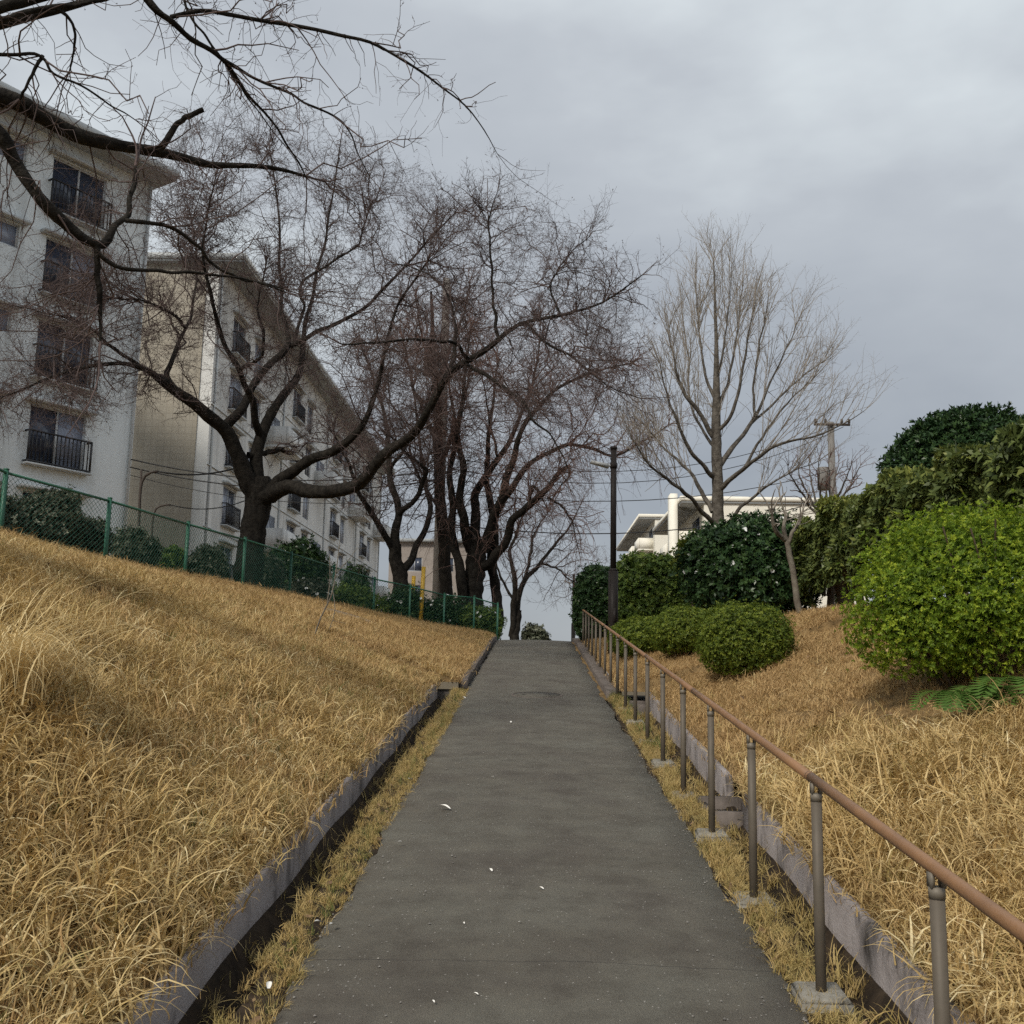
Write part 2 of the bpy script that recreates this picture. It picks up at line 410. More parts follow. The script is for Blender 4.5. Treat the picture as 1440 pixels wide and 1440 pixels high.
def sheet(name, ys, xs_fn, zfn, mat, kind='structure', flip=False):
    rows = [np.stack([xs_fn(y), np.full(len(xs_fn(y)), y), zfn(xs_fn(y), np.full(len(xs_fn(y)), y))], -1) for y in ys]
    V = np.stack(rows); ny, nx, _ = V.shape
    i = np.arange(ny - 1)[:, None] * nx + np.arange(nx - 1)[None]
    Q = np.stack([i, i + 1, i + nx + 1, i + nx], -1).reshape(-1, 4)
    if flip: Q = Q[:, ::-1]
    return obj(name, np_mesh(name, V.reshape(-1, 3), Q, mat, True), kind=kind)

ysn = np.concatenate([np.arange(-4, 14.3, .3), [14.345, 14.365], np.arange(14.6, 30, .3), np.arange(30, 60, 3), np.arange(60, 261, 20)])
def xsl(y):
    xi = float(xin_l(y)); xf = float(np.interp(y, FY, FX))
    return np.concatenate([xi + (xf - xi) * np.linspace(0, 1, 22), xf - np.array([.4, 1, 2, 4, 8, 16, 32, 60, 120])])
sheet('left_bank', ysn, xsl, zl, MAT['soil'], flip=True)
ysr = np.concatenate([np.arange(-4, 13.55, .3), [13.59, 13.61], np.arange(13.9, 30, .3), np.arange(30, 60, 3), np.arange(60, 261, 20)])
def xsr(y):
    xi = float(xin_r(y)); return np.concatenate([xi + np.linspace(0, 4.2, 22), xi + np.array([5, 6, 8, 12, 20, 40, 70, 125])])
sheet('right_bank', ysr, xsr, zr, MAT['soil'])
sheet('far_ground', [-1500, -200, 0, 300, 2500], lambda y: np.array([-2000., -300, 0, 300, 2000]), lambda x, y: x * 0 - 4.0, MAT['soil2'])

# path: asphalt sheet with wandering edges
rng = np.random.default_rng(5)
yp = np.concatenate([np.arange(-4, 30, .08), np.arange(30, 62, 1.0)])
def wander(y, sd):
    return .018 * np.sin(2.3 * y + sd) + .012 * np.sin(6.1 * y + 2 * sd) + .012 * np.sin(13 * y + sd) * np.sin(5 * y) + .008 * np.sin(37 * y + 3 * sd) * np.sin(9 * y + sd)
xl = -.90 + wander(yp, 1.0); xr = 1.0 - .09 * np.clip((yp - 6) / 8, 0, 1) + wander(yp, 4.0)
cols = np.linspace(0, 1, 9)
V = np.stack([np.stack([xl + (xr - xl) * c, yp, zp(yp) + .02 * math.sin(math.pi * c) + .004], -1) for c in cols], 1)
ny, nx, _ = V.shape
i = np.arange(ny - 1)[:, None] * nx + np.arange(nx - 1)[None]
Q = np.stack([i, i + 1, i + nx + 1, i + nx], -1).reshape(-1, 4)
# a skirt gives the sheet its worn 3 cm edge
V = V.reshape(-1, 3); n0 = len(V)
el_ = np.arange(ny) * nx; er_ = el_ + nx - 1
Vl = V[el_].copy(); Vl[:, 2] -= .035; Vl[:, 0] -= .012; Vr = V[er_].copy(); Vr[:, 2] -= .035; Vr[:, 0] += .012
V = np.vstack([V, Vl, Vr]); a = np.arange(ny - 1)
Q = np.vstack([Q, np.stack([n0 + a, el_[:-1], el_[1:], n0 + a + 1], -1), np.stack([er_[:-1], n0 + ny + a, n0 + ny + a + 1, er_[1:]], -1)])
obj('path', np_mesh('path', V, Q, MAT['asphalt'], True), kind='structure')

# verge soil and ditches: one profile strip per side
def strip(name, ys, prof, mat):
    """prof(y) -> list of (x, dz above path)"""
    rows = []
    for y in ys:
        b = float(zp(y)); rows.append([(x, y, b + d) for x, d in prof(y)])
    V = np.array(rows); ny, nx, _ = V.shape
    i = np.arange(ny - 1)[:, None] * nx + np.arange(nx - 1)[None]
    Q = np.stack([i, i + 1, i + nx + 1, i + nx], -1).reshape(-1, 4)
    return obj(name, np_mesh(name, V.reshape(-1, 3), Q, mat, False), kind='structure')
yd = np.arange(-4, 14.31, .2)
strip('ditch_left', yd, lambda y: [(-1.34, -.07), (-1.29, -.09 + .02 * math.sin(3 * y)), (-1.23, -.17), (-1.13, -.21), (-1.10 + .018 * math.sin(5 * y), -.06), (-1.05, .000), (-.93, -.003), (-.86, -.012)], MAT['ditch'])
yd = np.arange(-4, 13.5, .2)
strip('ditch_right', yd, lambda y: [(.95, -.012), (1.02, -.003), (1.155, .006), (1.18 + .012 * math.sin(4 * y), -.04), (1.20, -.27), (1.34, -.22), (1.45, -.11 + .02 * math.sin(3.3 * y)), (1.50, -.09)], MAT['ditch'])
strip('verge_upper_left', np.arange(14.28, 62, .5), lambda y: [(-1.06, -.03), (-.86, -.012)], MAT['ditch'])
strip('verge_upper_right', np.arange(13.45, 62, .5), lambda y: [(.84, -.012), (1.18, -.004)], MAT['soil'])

# retaining walls / kerbs (things)
def long_box(y0, y1, x0, x1, d0, d1, step=.35, jit=.0, top_fn=None, rs=1):
    mb = MB(); r = np.random.default_rng(rs)
    ys = np.arange(y0, y1 + 1e-6, step); ys[-1] = y1
    rows = []
    for y in ys:
        b = float(zp(y)); j = r.normal(0, jit, 4)
        tl = d1 if top_fn is None else top_fn(y)
        rows.append([(x0, y, b + d0), (x0 + j[0], y, b + tl - .012 + j[1]), (x0 + .014 + j[0], y, b + tl + j[1]), (x1 - .012 + j[2], y, b + tl + j[3]), (x1 + j[2], y, b + tl - .012 + j[3]), (x1, y, b + d0)])
    V = np.array(rows); n, k, _ = V.shape
    Q = []
    for i in range(n - 1):
        for c in range(k - 1):
            Q.append([i * k + c, i * k + c + 1, (i + 1) * k + c + 1, (i + 1) * k + c])
    o = (n - 1) * k
    Q += [[0, 5, 4, 1], [1, 4, 3, 2], [o + 1, o + 4, o + 5, o], [o + 2, o + 3, o + 4, o + 1]]
    return mb.add(V.reshape(-1, 3), Q)
long_box(-4, 14.2, -1.348, -1.30, -.34, .115, jit=.0015).build('retaining_wall', MAT['curbwall'], label='long thin weathered concrete retaining wall edging the left grass bank', cat='wall')
long_box(-4, 7.35, 1.465, 1.518, -.34, .115, jit=.0015, rs=2).build('retaining_wall', MAT['curbwall'], label='weathered concrete retaining wall beside the nearest handrail posts', cat='wall')
long_box(7.95, 13.4, 1.465, 1.518, -.34, .115, jit=.0015, rs=3).build('retaining_wall', MAT['curbwall'], label='concrete retaining wall farther up the right bank, past the drain gap', cat='wall')
long_box(14.6, 26.1, -1.05, -.93, -.1, .10, jit=.006, rs=4).build('kerb', MAT['curbtop'], label='dark low kerb along the upper left side of the path', cat='kerb')
long_box(13.7, 26.1, .965, 1.17, -.1, .08, jit=.008, rs=5).build('kerb', MAT['curbtop'], label='dark low kerb under the far handrail posts', cat='kerb')

def basin(x0, x1, y0, y1, label):
    zb = float(zp(y0)); t = thing('catch_basin', ((x0 + x1) / 2, y0, zb - .35), label=label, cat='drain')
    ox, oy = (x0 + x1) / 2, y0
    z = lambda y: float(zp(y)) - zb + .35
    m = MB()
    for a, b, c, d in ((x0, x1, y0, y0 + .08), (x0, x1, y1 - .08, y1), (x0, x0 + .07, y0 + .08, y1 - .08), (x1 - .07, x1, y0 + .08, y1 - .08)):
        m.box((a - ox, c - oy, 0), (b - ox, d - oy, z(c) - .03))
    m.build('rim', MAT['concrete' if False else 'curbtop'], t)
    g = MB()
    n = 7
    for k in range(n):
        xx = x0 + .07 + (x1 - x0 - .14) * (k + .5) / n
        g.box((xx - .012 - ox, .08, z(y0) - .10), (xx + .012 - ox, y1 - oy - .08, z(y0) - .07))
    g.build('grate', MAT['iron'], t)
    return t
basin(-1.40, -1.06, 14.22, 14.62, 'square drain box where the left retaining wall ends')
basin(1.22, 1.62, 7.37, 7.93, 'drain box in the gap between the two right retaining walls')
basin(1.20, 1.56, 13.25, 13.72, 'small drain box at the foot of the dark right kerb')

# manhole cover set into the path
mc = H(755, 980)
t = thing('manhole_cover', (mc[0], mc[1], mc[2]), label='round iron manhole cover sunk in the asphalt path', cat='manhole')
t.rotation_euler = (math.atan(S), 0, 0)
def disc(r0, r1, z0, z1, n=36, wob=0):
    th = np.arange(n) * 2 * math.pi / n
    rr = r1 * (1 + wob * np.sin(5 * th))
    V = np.concatenate([np.stack([r0 * np.cos(th), r0 * np.sin(th), np.full(n, z1)], -1), np.stack([rr * np.cos(th), rr * np.sin(th), np.full(n, z1)], -1), np.stack([rr * np.cos(th), rr * np.sin(th), np.full(n, z0)], -1)])
    k = np.arange(n); k2 = (k + 1) % n
    return V, np.vstack([np.stack([k, n + k, n + k2, k2], -1), np.stack([n + k, 2 * n + k, 2 * n + k2, n + k2], -1)])
m = MB(); m.add(*disc(.0, .30, .012, .028)); m.build('lid', MAT['asphalt'], t)
m = MB(); m.add(*disc(.312, .335, .012, .029)); m.build('ring', MAT['curbtop'], t)
for k in range(2):
    m = MB(); m.box((-.02 + .34 * k - .17, -.012, .028), (.02 + .34 * k - .17, .012, .033)); m.build('lift_slot', MAT['dark'], t)

# ------------------------------------------------------------------ handrail
hr = thing('handrail', (1.1, 2.9, float(zp(2.9))), label='brown tubular handrail on grey metal posts climbing beside the path', cat='handrail')
RX = 1.105
post_y = [2.93 + 1.19 * k for k in range(18)]
def rel(x, y, z): return (x - 1.1, y - 2.9, z - float(zp(2.9)))
pm = MB(); pm.tube([(0, 0, -.06), (0, 0, .745)], .0205, 14); pme = pm.mesh('post', MAT['post'], True)
bm_ = MB(); bm_.tube([(0, 0, .738), (0, 0, .768)], .0222, 16); bm_.box((-.021, -.016, .766), (-.010, .016, .806)); bm_.box((.010, -.016, .766), (.021, .016, .806)); bme = bm_.mesh('bracket', MAT['bracket'], False)
bl = MB(); bl.hexa([(-.10, -.10, -.12), (.10, -.095, -.12), (.10, .10, -.12), (-.095, .10, -.12), (-.095, -.092, .012), (.095, -.09, .012), (.092, .095, .03), (-.09, .095, .03)]); bl.hexa([(-.095, -.092, .012), (.095, -.09, .012), (.092, .095, .03), (-.09, .095, .03), (-.08, -.076, .028), (.078, -.075, .028), (.076, .08, .044), (-.074, .08, .044)]); blme = bl.mesh('base_block', MAT['concrete'])
for k, y in enumerate(post_y):
    p = obj('post', pme, hr, rel(RX - .0 * y, y, float(zp(y)))); obj('bracket', bme, p)
    if k < 9: obj('base_block', blme, p, (0, 0, -.01 + (0.02 if k % 2 else 0)))
ry = np.linspace(1.2, 24.0, 39)
cuts = [0, 5, 10, 15, 20, 25, 30, 35, 38]
for a, b in zip(cuts[:-1], cuts[1:]):
    m = MB(); m.tube([rel(RX, y, float(zp(y)) + .815) for y in ry[a:b + 1]], .0195, 16); m.build('rail', MAT['rail'], hr, True)
for a in cuts[1:-1]:
    y = ry[a]; m = MB(); m.tube([rel(RX, y - .012, float(zp(y - .012)) + .815), rel(RX, y + .012, float(zp(y + .012)) + .815)], .0205, 16); m.build('joint_sleeve', MAT['rail'], hr, True)
m = MB(); m.tube([rel(RX, 24.0, float(zp(24)) + .815), rel(RX, 24.12, float(zp(24.1)) + .80), rel(RX, 24.15, float(zp(24.1)) + .70), rel(RX, 24.15, float(zp(24.1)) - .02)], .022, 12); m.build('end_bend', MAT['rail'], hr, True)

# ------------------------------------------------------------------ chain-link fence
fp = [(-60, 628, 11.6), (10, 650, 13.0), (155, 697, 14.6), (265, 735, 17.0), (345, 758, 18.8), (410, 778, 21.0), (470, 797, 23.2), (527, 815, 25.0), (577, 829, 25.7), (625, 841, 26.05), (667, 848, 26.15), (700, 853, 26.2)]
FP = []
for px, py, Y in fp:
    q = P(px, py, Y); FP.append(np.array([q[0], Y, gz(q[0], Y)]))
fbase = FP[4]
fe = thing('chain_link_fence', tuple(fbase), label='green chain-link fence running along the top of the left bank', cat='fence')
FH = .93
pm = MB(); pm.box((-.024, -.024, -.35), (.024, .024, FH + .03)); pm.box((-.027, -.027, FH + .03), (.027, .027, FH + .045)); pme = pm.mesh('post', MAT['green'])
FP = [q + np.array([0, 0, -.02]) for q in FP]
for q in FP: obj('post', pme, fe, tuple(q - fbase))
for a, b in zip(FP[:-1], FP[1:]):
    d = b - a; Lb = np.linalg.norm(d[:2]); u = d / Lb
    off = -fbase
    for nm, hz_, r in (('top_rail', FH - .01, .019), ('bottom_rail', .06, .016)):
        m = MB(); m.tube([a + off + (0, 0, hz_) + u * .02, b + off + (0, 0, hz_) - u * .02], r, 6); m.build(nm, MAT['green'], fe)
    # woven wire diamonds of this bay
    h0, h1 = .075, FH - .03; hh = h1 - h0; st = .075
    segs = []
    for k in range(int((Lb + hh) / st) + 1):
        for sgn in (1, -1):
            s0 = k * st - hh if sgn > 0 else k * st
            s1 = s0 + hh if sgn > 0 else s0 - hh
            # clip to bay
            t0, t1 = 0.0, 1.0
            for val in (0.0, Lb):
                if (s0 < 0 < s1) or (s1 < 0 < s0):
                    tt = -s0 / (s1 - s0)
                    if s0 < 0: t0 = max(t0, tt)
                    else: t1 = min(t1, tt)
                if (s0 < Lb < s1) or (s1 < Lb < s0):
                    tt = (Lb - s0) / (s1 - s0)
                    if s0 > Lb: t0 = max(t0, tt)
                    else: t1 = min(t1, tt)
            if t1 - t0 < .02 or (s0 + (s1 - s0) * (t0 + t1) / 2) < 0 or (s0 + (s1 - s0) * (t0 + t1) / 2) > Lb: continue
            pts = []
            for tq in (t0, t1):
                s_ = s0 + (s1 - s0) * tq
                pts.append(a + off + u * s_ + np.array([0, 0, h0 + hh * tq]))
            segs.append(pts)
    segs = np.array(segs)
    V, Q = tubes(segs, np.full(segs.shape[:2], .003), 3)
    obj('wire_mesh', np_mesh('wire_mesh', V, Q, MAT['mesh']), fe)

# ------------------------------------------------------------------ buildings
def wall_grid(u0, u1, v0, v1, holes, depth=.14):
    """facade in the plane y=0 (outside is -y) with recessed openings"""
    us = sorted(set([u0, u1] + [h[0] for h in holes] + [h[1] for h in holes]))
    vs = sorted(set([v0, v1] + [h[2] for h in holes] + [h[3] for h in holes]))
    mb = MB()
    for a, b in zip(us[:-1], us[1:]):
        for c, d in zip(vs[:-1], vs[1:]):
            mu, mv = (a + b) / 2, (c + d) / 2
            if any(h[0] < mu < h[1] and h[2] < mv < h[3] for h in holes): continue
            mb.add([(a, 0, c), (b, 0, c), (b, 0, d), (a, 0, d)], [[0, 1, 2, 3]])
    for a, b, c, d in holes:
        mb.add([(a, 0, c), (b, 0, c), (b, depth, c), (a, depth, c)], [[0, 3, 2, 1]])
        mb.add([(a, 0, d), (b, 0, d), (b, depth, d), (a, depth, d)], [[0, 1, 2, 3]])
        mb.add([(a, 0, c), (a, 0, d), (a, depth, d), (a, depth, c)], [[0, 3, 2, 1]])
        mb.add([(b, 0, c), (b, 0, d), (b, depth, d), (b, depth, c)], [[0, 1, 2, 3]])
    return mb
_wc = {}
def win_meshes(wd, ht, rail, lint):
    k = (wd, ht, rail, lint)
    if k in _wc: return _wc[k]
    m = MB(); f = .05
    m.box((0, .06, 0), (wd, .13, f)); m.box((0, .06, ht - f), (wd, .13, ht)); m.box((0, .06, f), (f, .13, ht - f)); m.box((wd - f, .06, f), (wd, .13, ht - f))
    if wd > 1.2: m.box((wd / 2 - .03, .07, f), (wd / 2 + .03, .12, ht - f))
    r = {'frame': m.mesh('window', MAT['frame'])}
    for nm, mt in (('d', MAT['pane']), ('c', MAT['curtain'])):
        p = MB()
        if wd > 1.2: p.box((f, .095, f), (wd / 2 - .03, .105, ht - f))
        else: p.box((f, .095, f), (wd - f, .105, ht - f))
        r['p' + nm] = p.mesh('pane', mt)
    if lint:
        p = MB(); p.box((-.22, -.28, ht + .06), (wd + .22, .0, ht + .16)); r['lintel'] = p.mesh('lintel', MAT['fascia'])
    if rail:
        p = MB(); h = 1.0 if ht > 1.4 else .7; a, b = -.12, wd + .12
        p.box((a, -.26, h - .05), (b, -.21, h)); p.box((a, -.26, .0), (b, -.21, .05))
        for q in (a, b - .05): p.box((q, -.26, .05), (q + .05, -.21, h - .05)); p.box((q, -.21, h - .05), (q + .05, 0, h)); p.box((q, -.21, 0), (q + .05, 0, .05))
        n = int((b - a) / .135)
        for q in range(1, n): xx = a + (b - a) * q / n; p.box((xx - .014, -.25, .05), (xx + .014, -.222, h - .05))
        r['railing'] = p.mesh('railing', MAT['black'])
        p = MB(); p.box((-.15, -.3, -.09), (wd + .15, 0, -.03)); r['sill'] = p.mesh('sill', MAT['fascia'])
    _wc[k] = r
    return r
def window(par, u, v, wd, ht, rail=False, lint=False, curt=0):
    r = win_meshes(wd, ht, rail, lint)
    o = obj('window', r['frame'], par, (u, 0, v))
    obj('pane', r['pc' if curt & 1 else 'pd'], o)
    if wd > 1.2: obj('pane', r['pc' if curt & 2 else 'pd'], o, (wd / 2 - .02, 0, 0))
    for k in ('lintel', 'railing', 'sill'):
        if k in r: obj(k, r[k], o)
    return o

# apartment block nearest on the left
C1 = P(181, 700, 33.6)
ang = R_(58.3)
U1 = np.array([math.cos(ang), math.sin(ang)]); LB1 = 26.0
O1 = C1[:2] - U1 * LB1
zb = 2.7
b1 = thing('apartment_building', (O1[0], O1[1], zb), ang, label='near white apartment block with barred windows and deep grey eaves at far left', cat='building')
zt1 = P(80, 574, 31.0)[2] - zb            # top of the second-row window
rows = [zt1 - 2.72 + 2.72 * k for k in range(5)]
soff = rows[-1] + .62
holes = []; wins = []
for r_i, zt in enumerate(rows):
    for cidx, (uu, wd) in enumerate(((LB1 - 3.75, 1.95), (LB1 - 5.6, .95), (LB1 - 10.2, 1.95), (LB1 - 14.0, 1.95), (LB1 - 18.6, 1.95))):
        ht = 1.85 if wd > 1.2 else .75
        holes.append((uu, uu + wd, zt - ht, zt)); wins.append((uu, zt - ht, wd, ht, cidx, r_i))
wall_grid(0, LB1, 0, soff, holes).build('wall', MAT['white'], b1)
m = MB()
m.add([(LB1, 0, 0), (LB1, 9, 0), (LB1, 9, soff), (LB1, 0, soff)], [[0, 1, 2, 3]]); m.add([(0, 0, 0), (0, 9, 0), (0, 9, soff), (0, 0, soff)], [[3, 2, 1, 0]])
m.add([(0, 9, 0), (LB1, 9, 0), (LB1, 9, soff), (0, 9, soff)], [[3, 2, 1, 0]]); m.build('end_wall', MAT['white'], b1)
for uu, vv, wd, ht, cidx, r_i in wins: window(b1, uu, vv, wd, ht, wd > 1.2, True, (cidx * 3 + r_i * 2) % 4 if not (cidx == 0 and r_i == 1) else 2)
roof = MB(); roof.box((-.9, -1.0, soff), (LB1 + .25, 9.8, soff + .10)); ro = roof.build('roof', MAT['soffit'], b1)
m = MB(); m.box((-.95, -1.05, soff + .10), (LB1 + .3, 9.85, soff + .34)); m.build('fascia', MAT['fascia'], ro)
m = MB(); m.tube([(LB1 - .12, -.06, 0), (LB1 - .12, -.06, soff)], .05, 8); m.build('downpipe', MAT['fascia'], b1)
m = MB()
for q in range(2): m.tube([(LB1 - 2.95 + .42 * q, 0, rows[1] + .42), (LB1 - 2.95 + .42 * q, -.09, rows[1] + .42)], .12, 12)
m.build('vent_cap', MAT['fascia'], b1)

# long block behind it, parallel to the path
X2 = P(285, 740, 44.0)[0]; zb = 2.6; LB2 = 50.0; D2 = 10.0
b2 = thing('apartment_building', (X2, 44.0, zb), R_(90), label='long white apartment block with tan tiled end wall behind the big cherry tree', cat='building')
zt2 = P(312, 682, 46.7)[2] - zb
rows = [zt2 - 2.75 + 2.75 * k for k in range(5)]
soff = P(355, 372, 44)[2] - zb
holes = []; wins = []; boxes = []
for mdl in range(4):
    for r_i, zt in enumerate(rows):
        for cidx, (uu, wd) in enumerate(((mdl * 12.4 + 2.6, 2.0), (mdl * 12.4 + 6.4, 1.6))):
            ht = 1.85; holes.append((uu, uu + wd, zt - ht, zt)); wins.append((uu, zt - ht, wd, ht, cidx, r_i))
        boxes.append((mdl * 12.4 + 9.2, mdl * 12.4 + 12.6, zt - 2.25, r_i))
wall_grid(0, LB2, 0, soff, holes).build('wall', MAT['white2'], b2)
for uu, vv, wd, ht, cidx, r_i in wins: window(b2, uu, vv, wd, ht, cidx == 0, True, (cidx + r_i) % 4)
bal = MB(); bal.box((0, -1.25, 0), (3.4, 0, .14)); bal.box((0, -1.25, .14), (3.4, -1.13, 1.15)); bal.box((0, -1.13, .14), (.12, 0, 1.15)); bal.box((3.28, -1.13, .14), (3.4, 0, 1.15)); balme = bal.mesh('balcony', MAT['white2'])
rec = MB(); rec.box((.5, -.02, .14), (2.9, .0, 2.1)); recme = rec.mesh('balcony_door', MAT['pane'])
for u0, u1, zz, r_i in boxes:
    if r_i in (1, 3): bo = obj('balcony', balme, b2, (u0, 0, zz)); obj('balcony_door', recme, bo)
m = MB(); m.add([(0, 0, 0), (0, .55, 0), (0, .55, soff), (0, 0, soff)], [[3, 2, 1, 0]]); m.build('end_wall', MAT['white2'], b2)
m = MB(); m.add([(0, .55, 0), (0, D2, 0), (0, D2, soff), (0, .55, soff)], [[3, 2, 1, 0]]); m.add([(.0, .55, 0), (-.06, .55, 0), (-.06, .55, soff), (0, .55, soff)], [[0, 1, 2, 3]])
m.build('end_wall', MAT['tan'], b2)
m = MB(); m.add([(LB2, 0, 0), (LB2, D2, 0), (LB2, D2, soff), (LB2, 0, soff)], [[0, 1, 2, 3]]); m.add([(0, D2, 0), (LB2, D2, 0), (LB2, D2, soff), (0, D2, soff)], [[3, 2, 1, 0]]); m.build('end_wall', MAT['white2'], b2)
roof = MB(); roof.box((-.3, -1.2, soff), (LB2 + .5, D2 + .6, soff + .12)); ro = roof.build('roof', MAT['soffit'], b2)
m = MB(); m.box((-.35, -1.25, soff + .12), (LB2 + .55, D2 + .65, soff + .4)); m.build('fascia', MAT['fascia'], ro)
for q in range(5):
    m = MB(); m.tube([(q * 12.4 + .35, -.06, 0), (q * 12.4 + .35, -.06, soff)], .05, 8); m.build('downpipe', MAT['fascia'], b2)
for zt in rows[1:]:
    m = MB(); m.box((0, -.05, zt - 2.32), (LB2, .0, zt - 2.26)); m.build('floor_band', MAT['fascia'], b2)

# lower block far beyond, glimpsed between the trunks
m0 = P(548, 762, 110); b3 = thing('apartment_building', (m0[0], 110, 1.0), 0, label='distant brown walled building low between the tree trunks', cat='building')
hh = m0[2] - 1.0
holes = [(2 + 3.4 * k, 3.6 + 3.4 * k, 2 + 3.0 * r, 3.5 + 3.0 * r) for k in range(2) for r in range(int((hh - 2) / 3.0))]
wall_grid(0, 9, 0, hh, holes).build('wall', M('brown_render', (.26, .225, .20), .9, (.34, .30, .27), .7), b3)
for h in holes: window(b3, h[0], h[2], 1.6, 1.5, False, False, 1)
m = MB(); m.box((-.4, -.5, hh), (9.4, 9, hh + .35)); m.build('roof', MAT['soffit'], b3)
m = MB(); m.add([(9, 0, 0), (9, 9, 0), (9, 9, hh), (9, 0, hh)], [[0, 1, 2, 3]]); m.add([(0, 0, 0), (0, 9, 0), (0, 9, hh), (0, 0, hh)], [[3, 2, 1, 0]]); m.build('end_wall', MAT['white2'], b3)

# sunlit blocks on the right, ends facing the camera
def right_block(px0, pytop, Y, width, length, label):
    p0 = P(px0, pytop, Y); zb = 1.5; hh = p0[2] - zb
    t = thing('apartment_building', (p0[0], Y, zb), 0, label=label, cat='building')
    # end wall (local y=0 plane faces the camera)
    holes = [(width * .62, width * .62 + 1.2, hh - 2.4 - 2.75 * r, hh - 1.2 - 2.75 * r) for r in range(3)]
    wall_grid(0, width, 0, hh, holes).build('end_wall', MAT['cream'], t)
    for h in holes: window(t, h[0], h[2], 1.2, 1.2, False, True)
    # long side towards the path with balconies
    m = MB(); m.add([(0, 0, 0), (0, length, 0), (0, length, hh), (0, 0, hh)], [[3, 2, 1, 0]]); m.build('wall', MAT['cream'], t)
    m = MB(); m.add([(width, 0, 0), (width, length, 0), (width, length, hh), (width, 0, hh)], [[0, 1, 2, 3]]); m.add([(0, length, 0), (width, length, 0), (width, length, hh), (0, length, hh)], [[3, 2, 1, 0]]); m.build('wall', MAT['cream'], t)
    nb = int(length / 6)
    bm = MB(); bm.box((-1.3, 0, 0), (0, 3.6, .14)); bm.box((-1.3, 0, .14), (-1.2, 3.6, 1.1)); bm.box((-1.2, 0, .14), (0, .1, 1.1)); bm.box((-1.2, 3.5, .14), (0, 3.6, 1.1)); bme = bm.mesh('balcony', MAT['cream'])
    dm = MB(); dm.box((-.03, .5, .14), (0, 3.1, 2.05)); dme = dm.mesh('balcony_door', MAT['pane'])
    fl = int((hh - .5) / 2.75)
    for k in range(nb):
        for r in range(fl):
            o = obj('balcony', bme, t, (0, 1.2 + 6 * k, hh - 2.6 - 2.75 * r)); obj('balcony_door', dme, o)
    m = MB(); m.box((-1.35, -.1, hh), (width + .2, length + .3, hh + .14)); ro = m.build('roof', MAT['soffit'], t)
    m = MB(); m.box((-1.4, -.15, hh + .14), (width + .25, length + .35, hh + .42)); m.build('fascia', MAT['cream'], ro)
    return t, hh
t1, h1 = right_block(990, 708, 60.0, 9.5, 14.0, 'cream apartment block with dark eaves behind the tall bare tree on the right')
m = MB(); m.box((-1.85, 1.0, -.5), (-1.42, 2.2, h1 + .75)); m.build('stair_tower', MAT['cream'], t1)
right_block(921, 730, 88.0, 12.0, 24.0, 'smaller sunlit cream apartment block end seen left of the tall bare tree')

# ------------------------------------------------------------------ trees
def resample(pts, K):
    pts = np.asarray(pts, float)
    d = np.concatenate([[0], np.cumsum(np.linalg.norm(np.diff(pts[:, :3], axis=0), axis=1))])
    # Catmull-Rom through the points
    n = len(pts); fine = []
    for i in range(n - 1):
        p0, p1, p2, p3 = pts[max(i - 1, 0)], pts[i], pts[i + 1], pts[min(i + 2, n - 1)]
        for t in np.linspace(0, 1, 8, endpoint=False):
            fine.append(.5 * ((2 * p1) + (p2 - p0) * t + (2 * p0 - 5 * p1 + 4 * p2 - p3) * t * t + (3 * p1 - p0 - 3 * p2 + p3) * t ** 3))
    fine.append(pts[-1]); fine = np.array(fine)
    d = np.concatenate([[0], np.cumsum(np.linalg.norm(np.diff(fine[:, :3], axis=0), axis=1))])
    s = np.linspace(0, d[-1], K)
    return np.stack([np.interp(s, d, fine[:, k]) for k in range(fine.shape[1])], -1)

def grow(par, prad, dens, L, rng, ang=(35, 70), up=.15, grav=0.0, wig=.25, K=5, tmin=.15, r0=.01, r1=.003, tfall=.5, rfac=.7, side=None):
    """children along every parent branch; par (N,K,3)"""
    seg = np.linalg.norm(np.diff(par, axis=1), axis=2).sum(1)
    cnt = rng.poisson(np.clip(seg * dens, .2, 400))
    ip = np.repeat(np.arange(len(par)), cnt); n = len(ip)
    if n == 0: return np.zeros((0, K, 3)), np.zeros((0, K))
    t = tmin + (1 - tmin) * rng.random(n) ** .85
    Kp = par.shape[1]; f = t * (Kp - 1); i0 = np.minimum(f.astype(int), Kp - 2); fr = (f - i0)[:, None]
    a, b = par[ip, i0], par[ip, i0 + 1]
    p = a + (b - a) * fr; T = unit(b - a)
    pr = prad[ip, i0] * (1 - fr[:, 0]) + prad[ip, i0 + 1] * fr[:, 0]
    q = rng.normal(size=(n, 3)); q = unit(q - T * np.sum(q * T, 1, keepdims=True))
    an = np.radians(rng.uniform(*ang, n))[:, None]
    d = T * np.cos(an) + q * np.sin(an); d[:, 2] += up; d = unit(d)
    Ls = rng.uniform(L[0], L[1], n) * (1 - tfall * t)
    rs = np.minimum(pr * rfac, r0 * rng.uniform(.75, 1.2, n)); re = np.minimum(rs * .6, r1)
    out = np.empty((n, K, 3)); out[:, 0] = p
    for k in range(1, K):
        d = d + rng.normal(size=(n, 3)) * wig; d[:, 2] += grav; d = unit(d)
        p = p + d * (Ls / (K - 1))[:, None]; out[:, k] = p
    rad = rs[:, None] + (re - rs)[:, None] * np.linspace(0, 1, K)[None] ** .8
    return out, rad

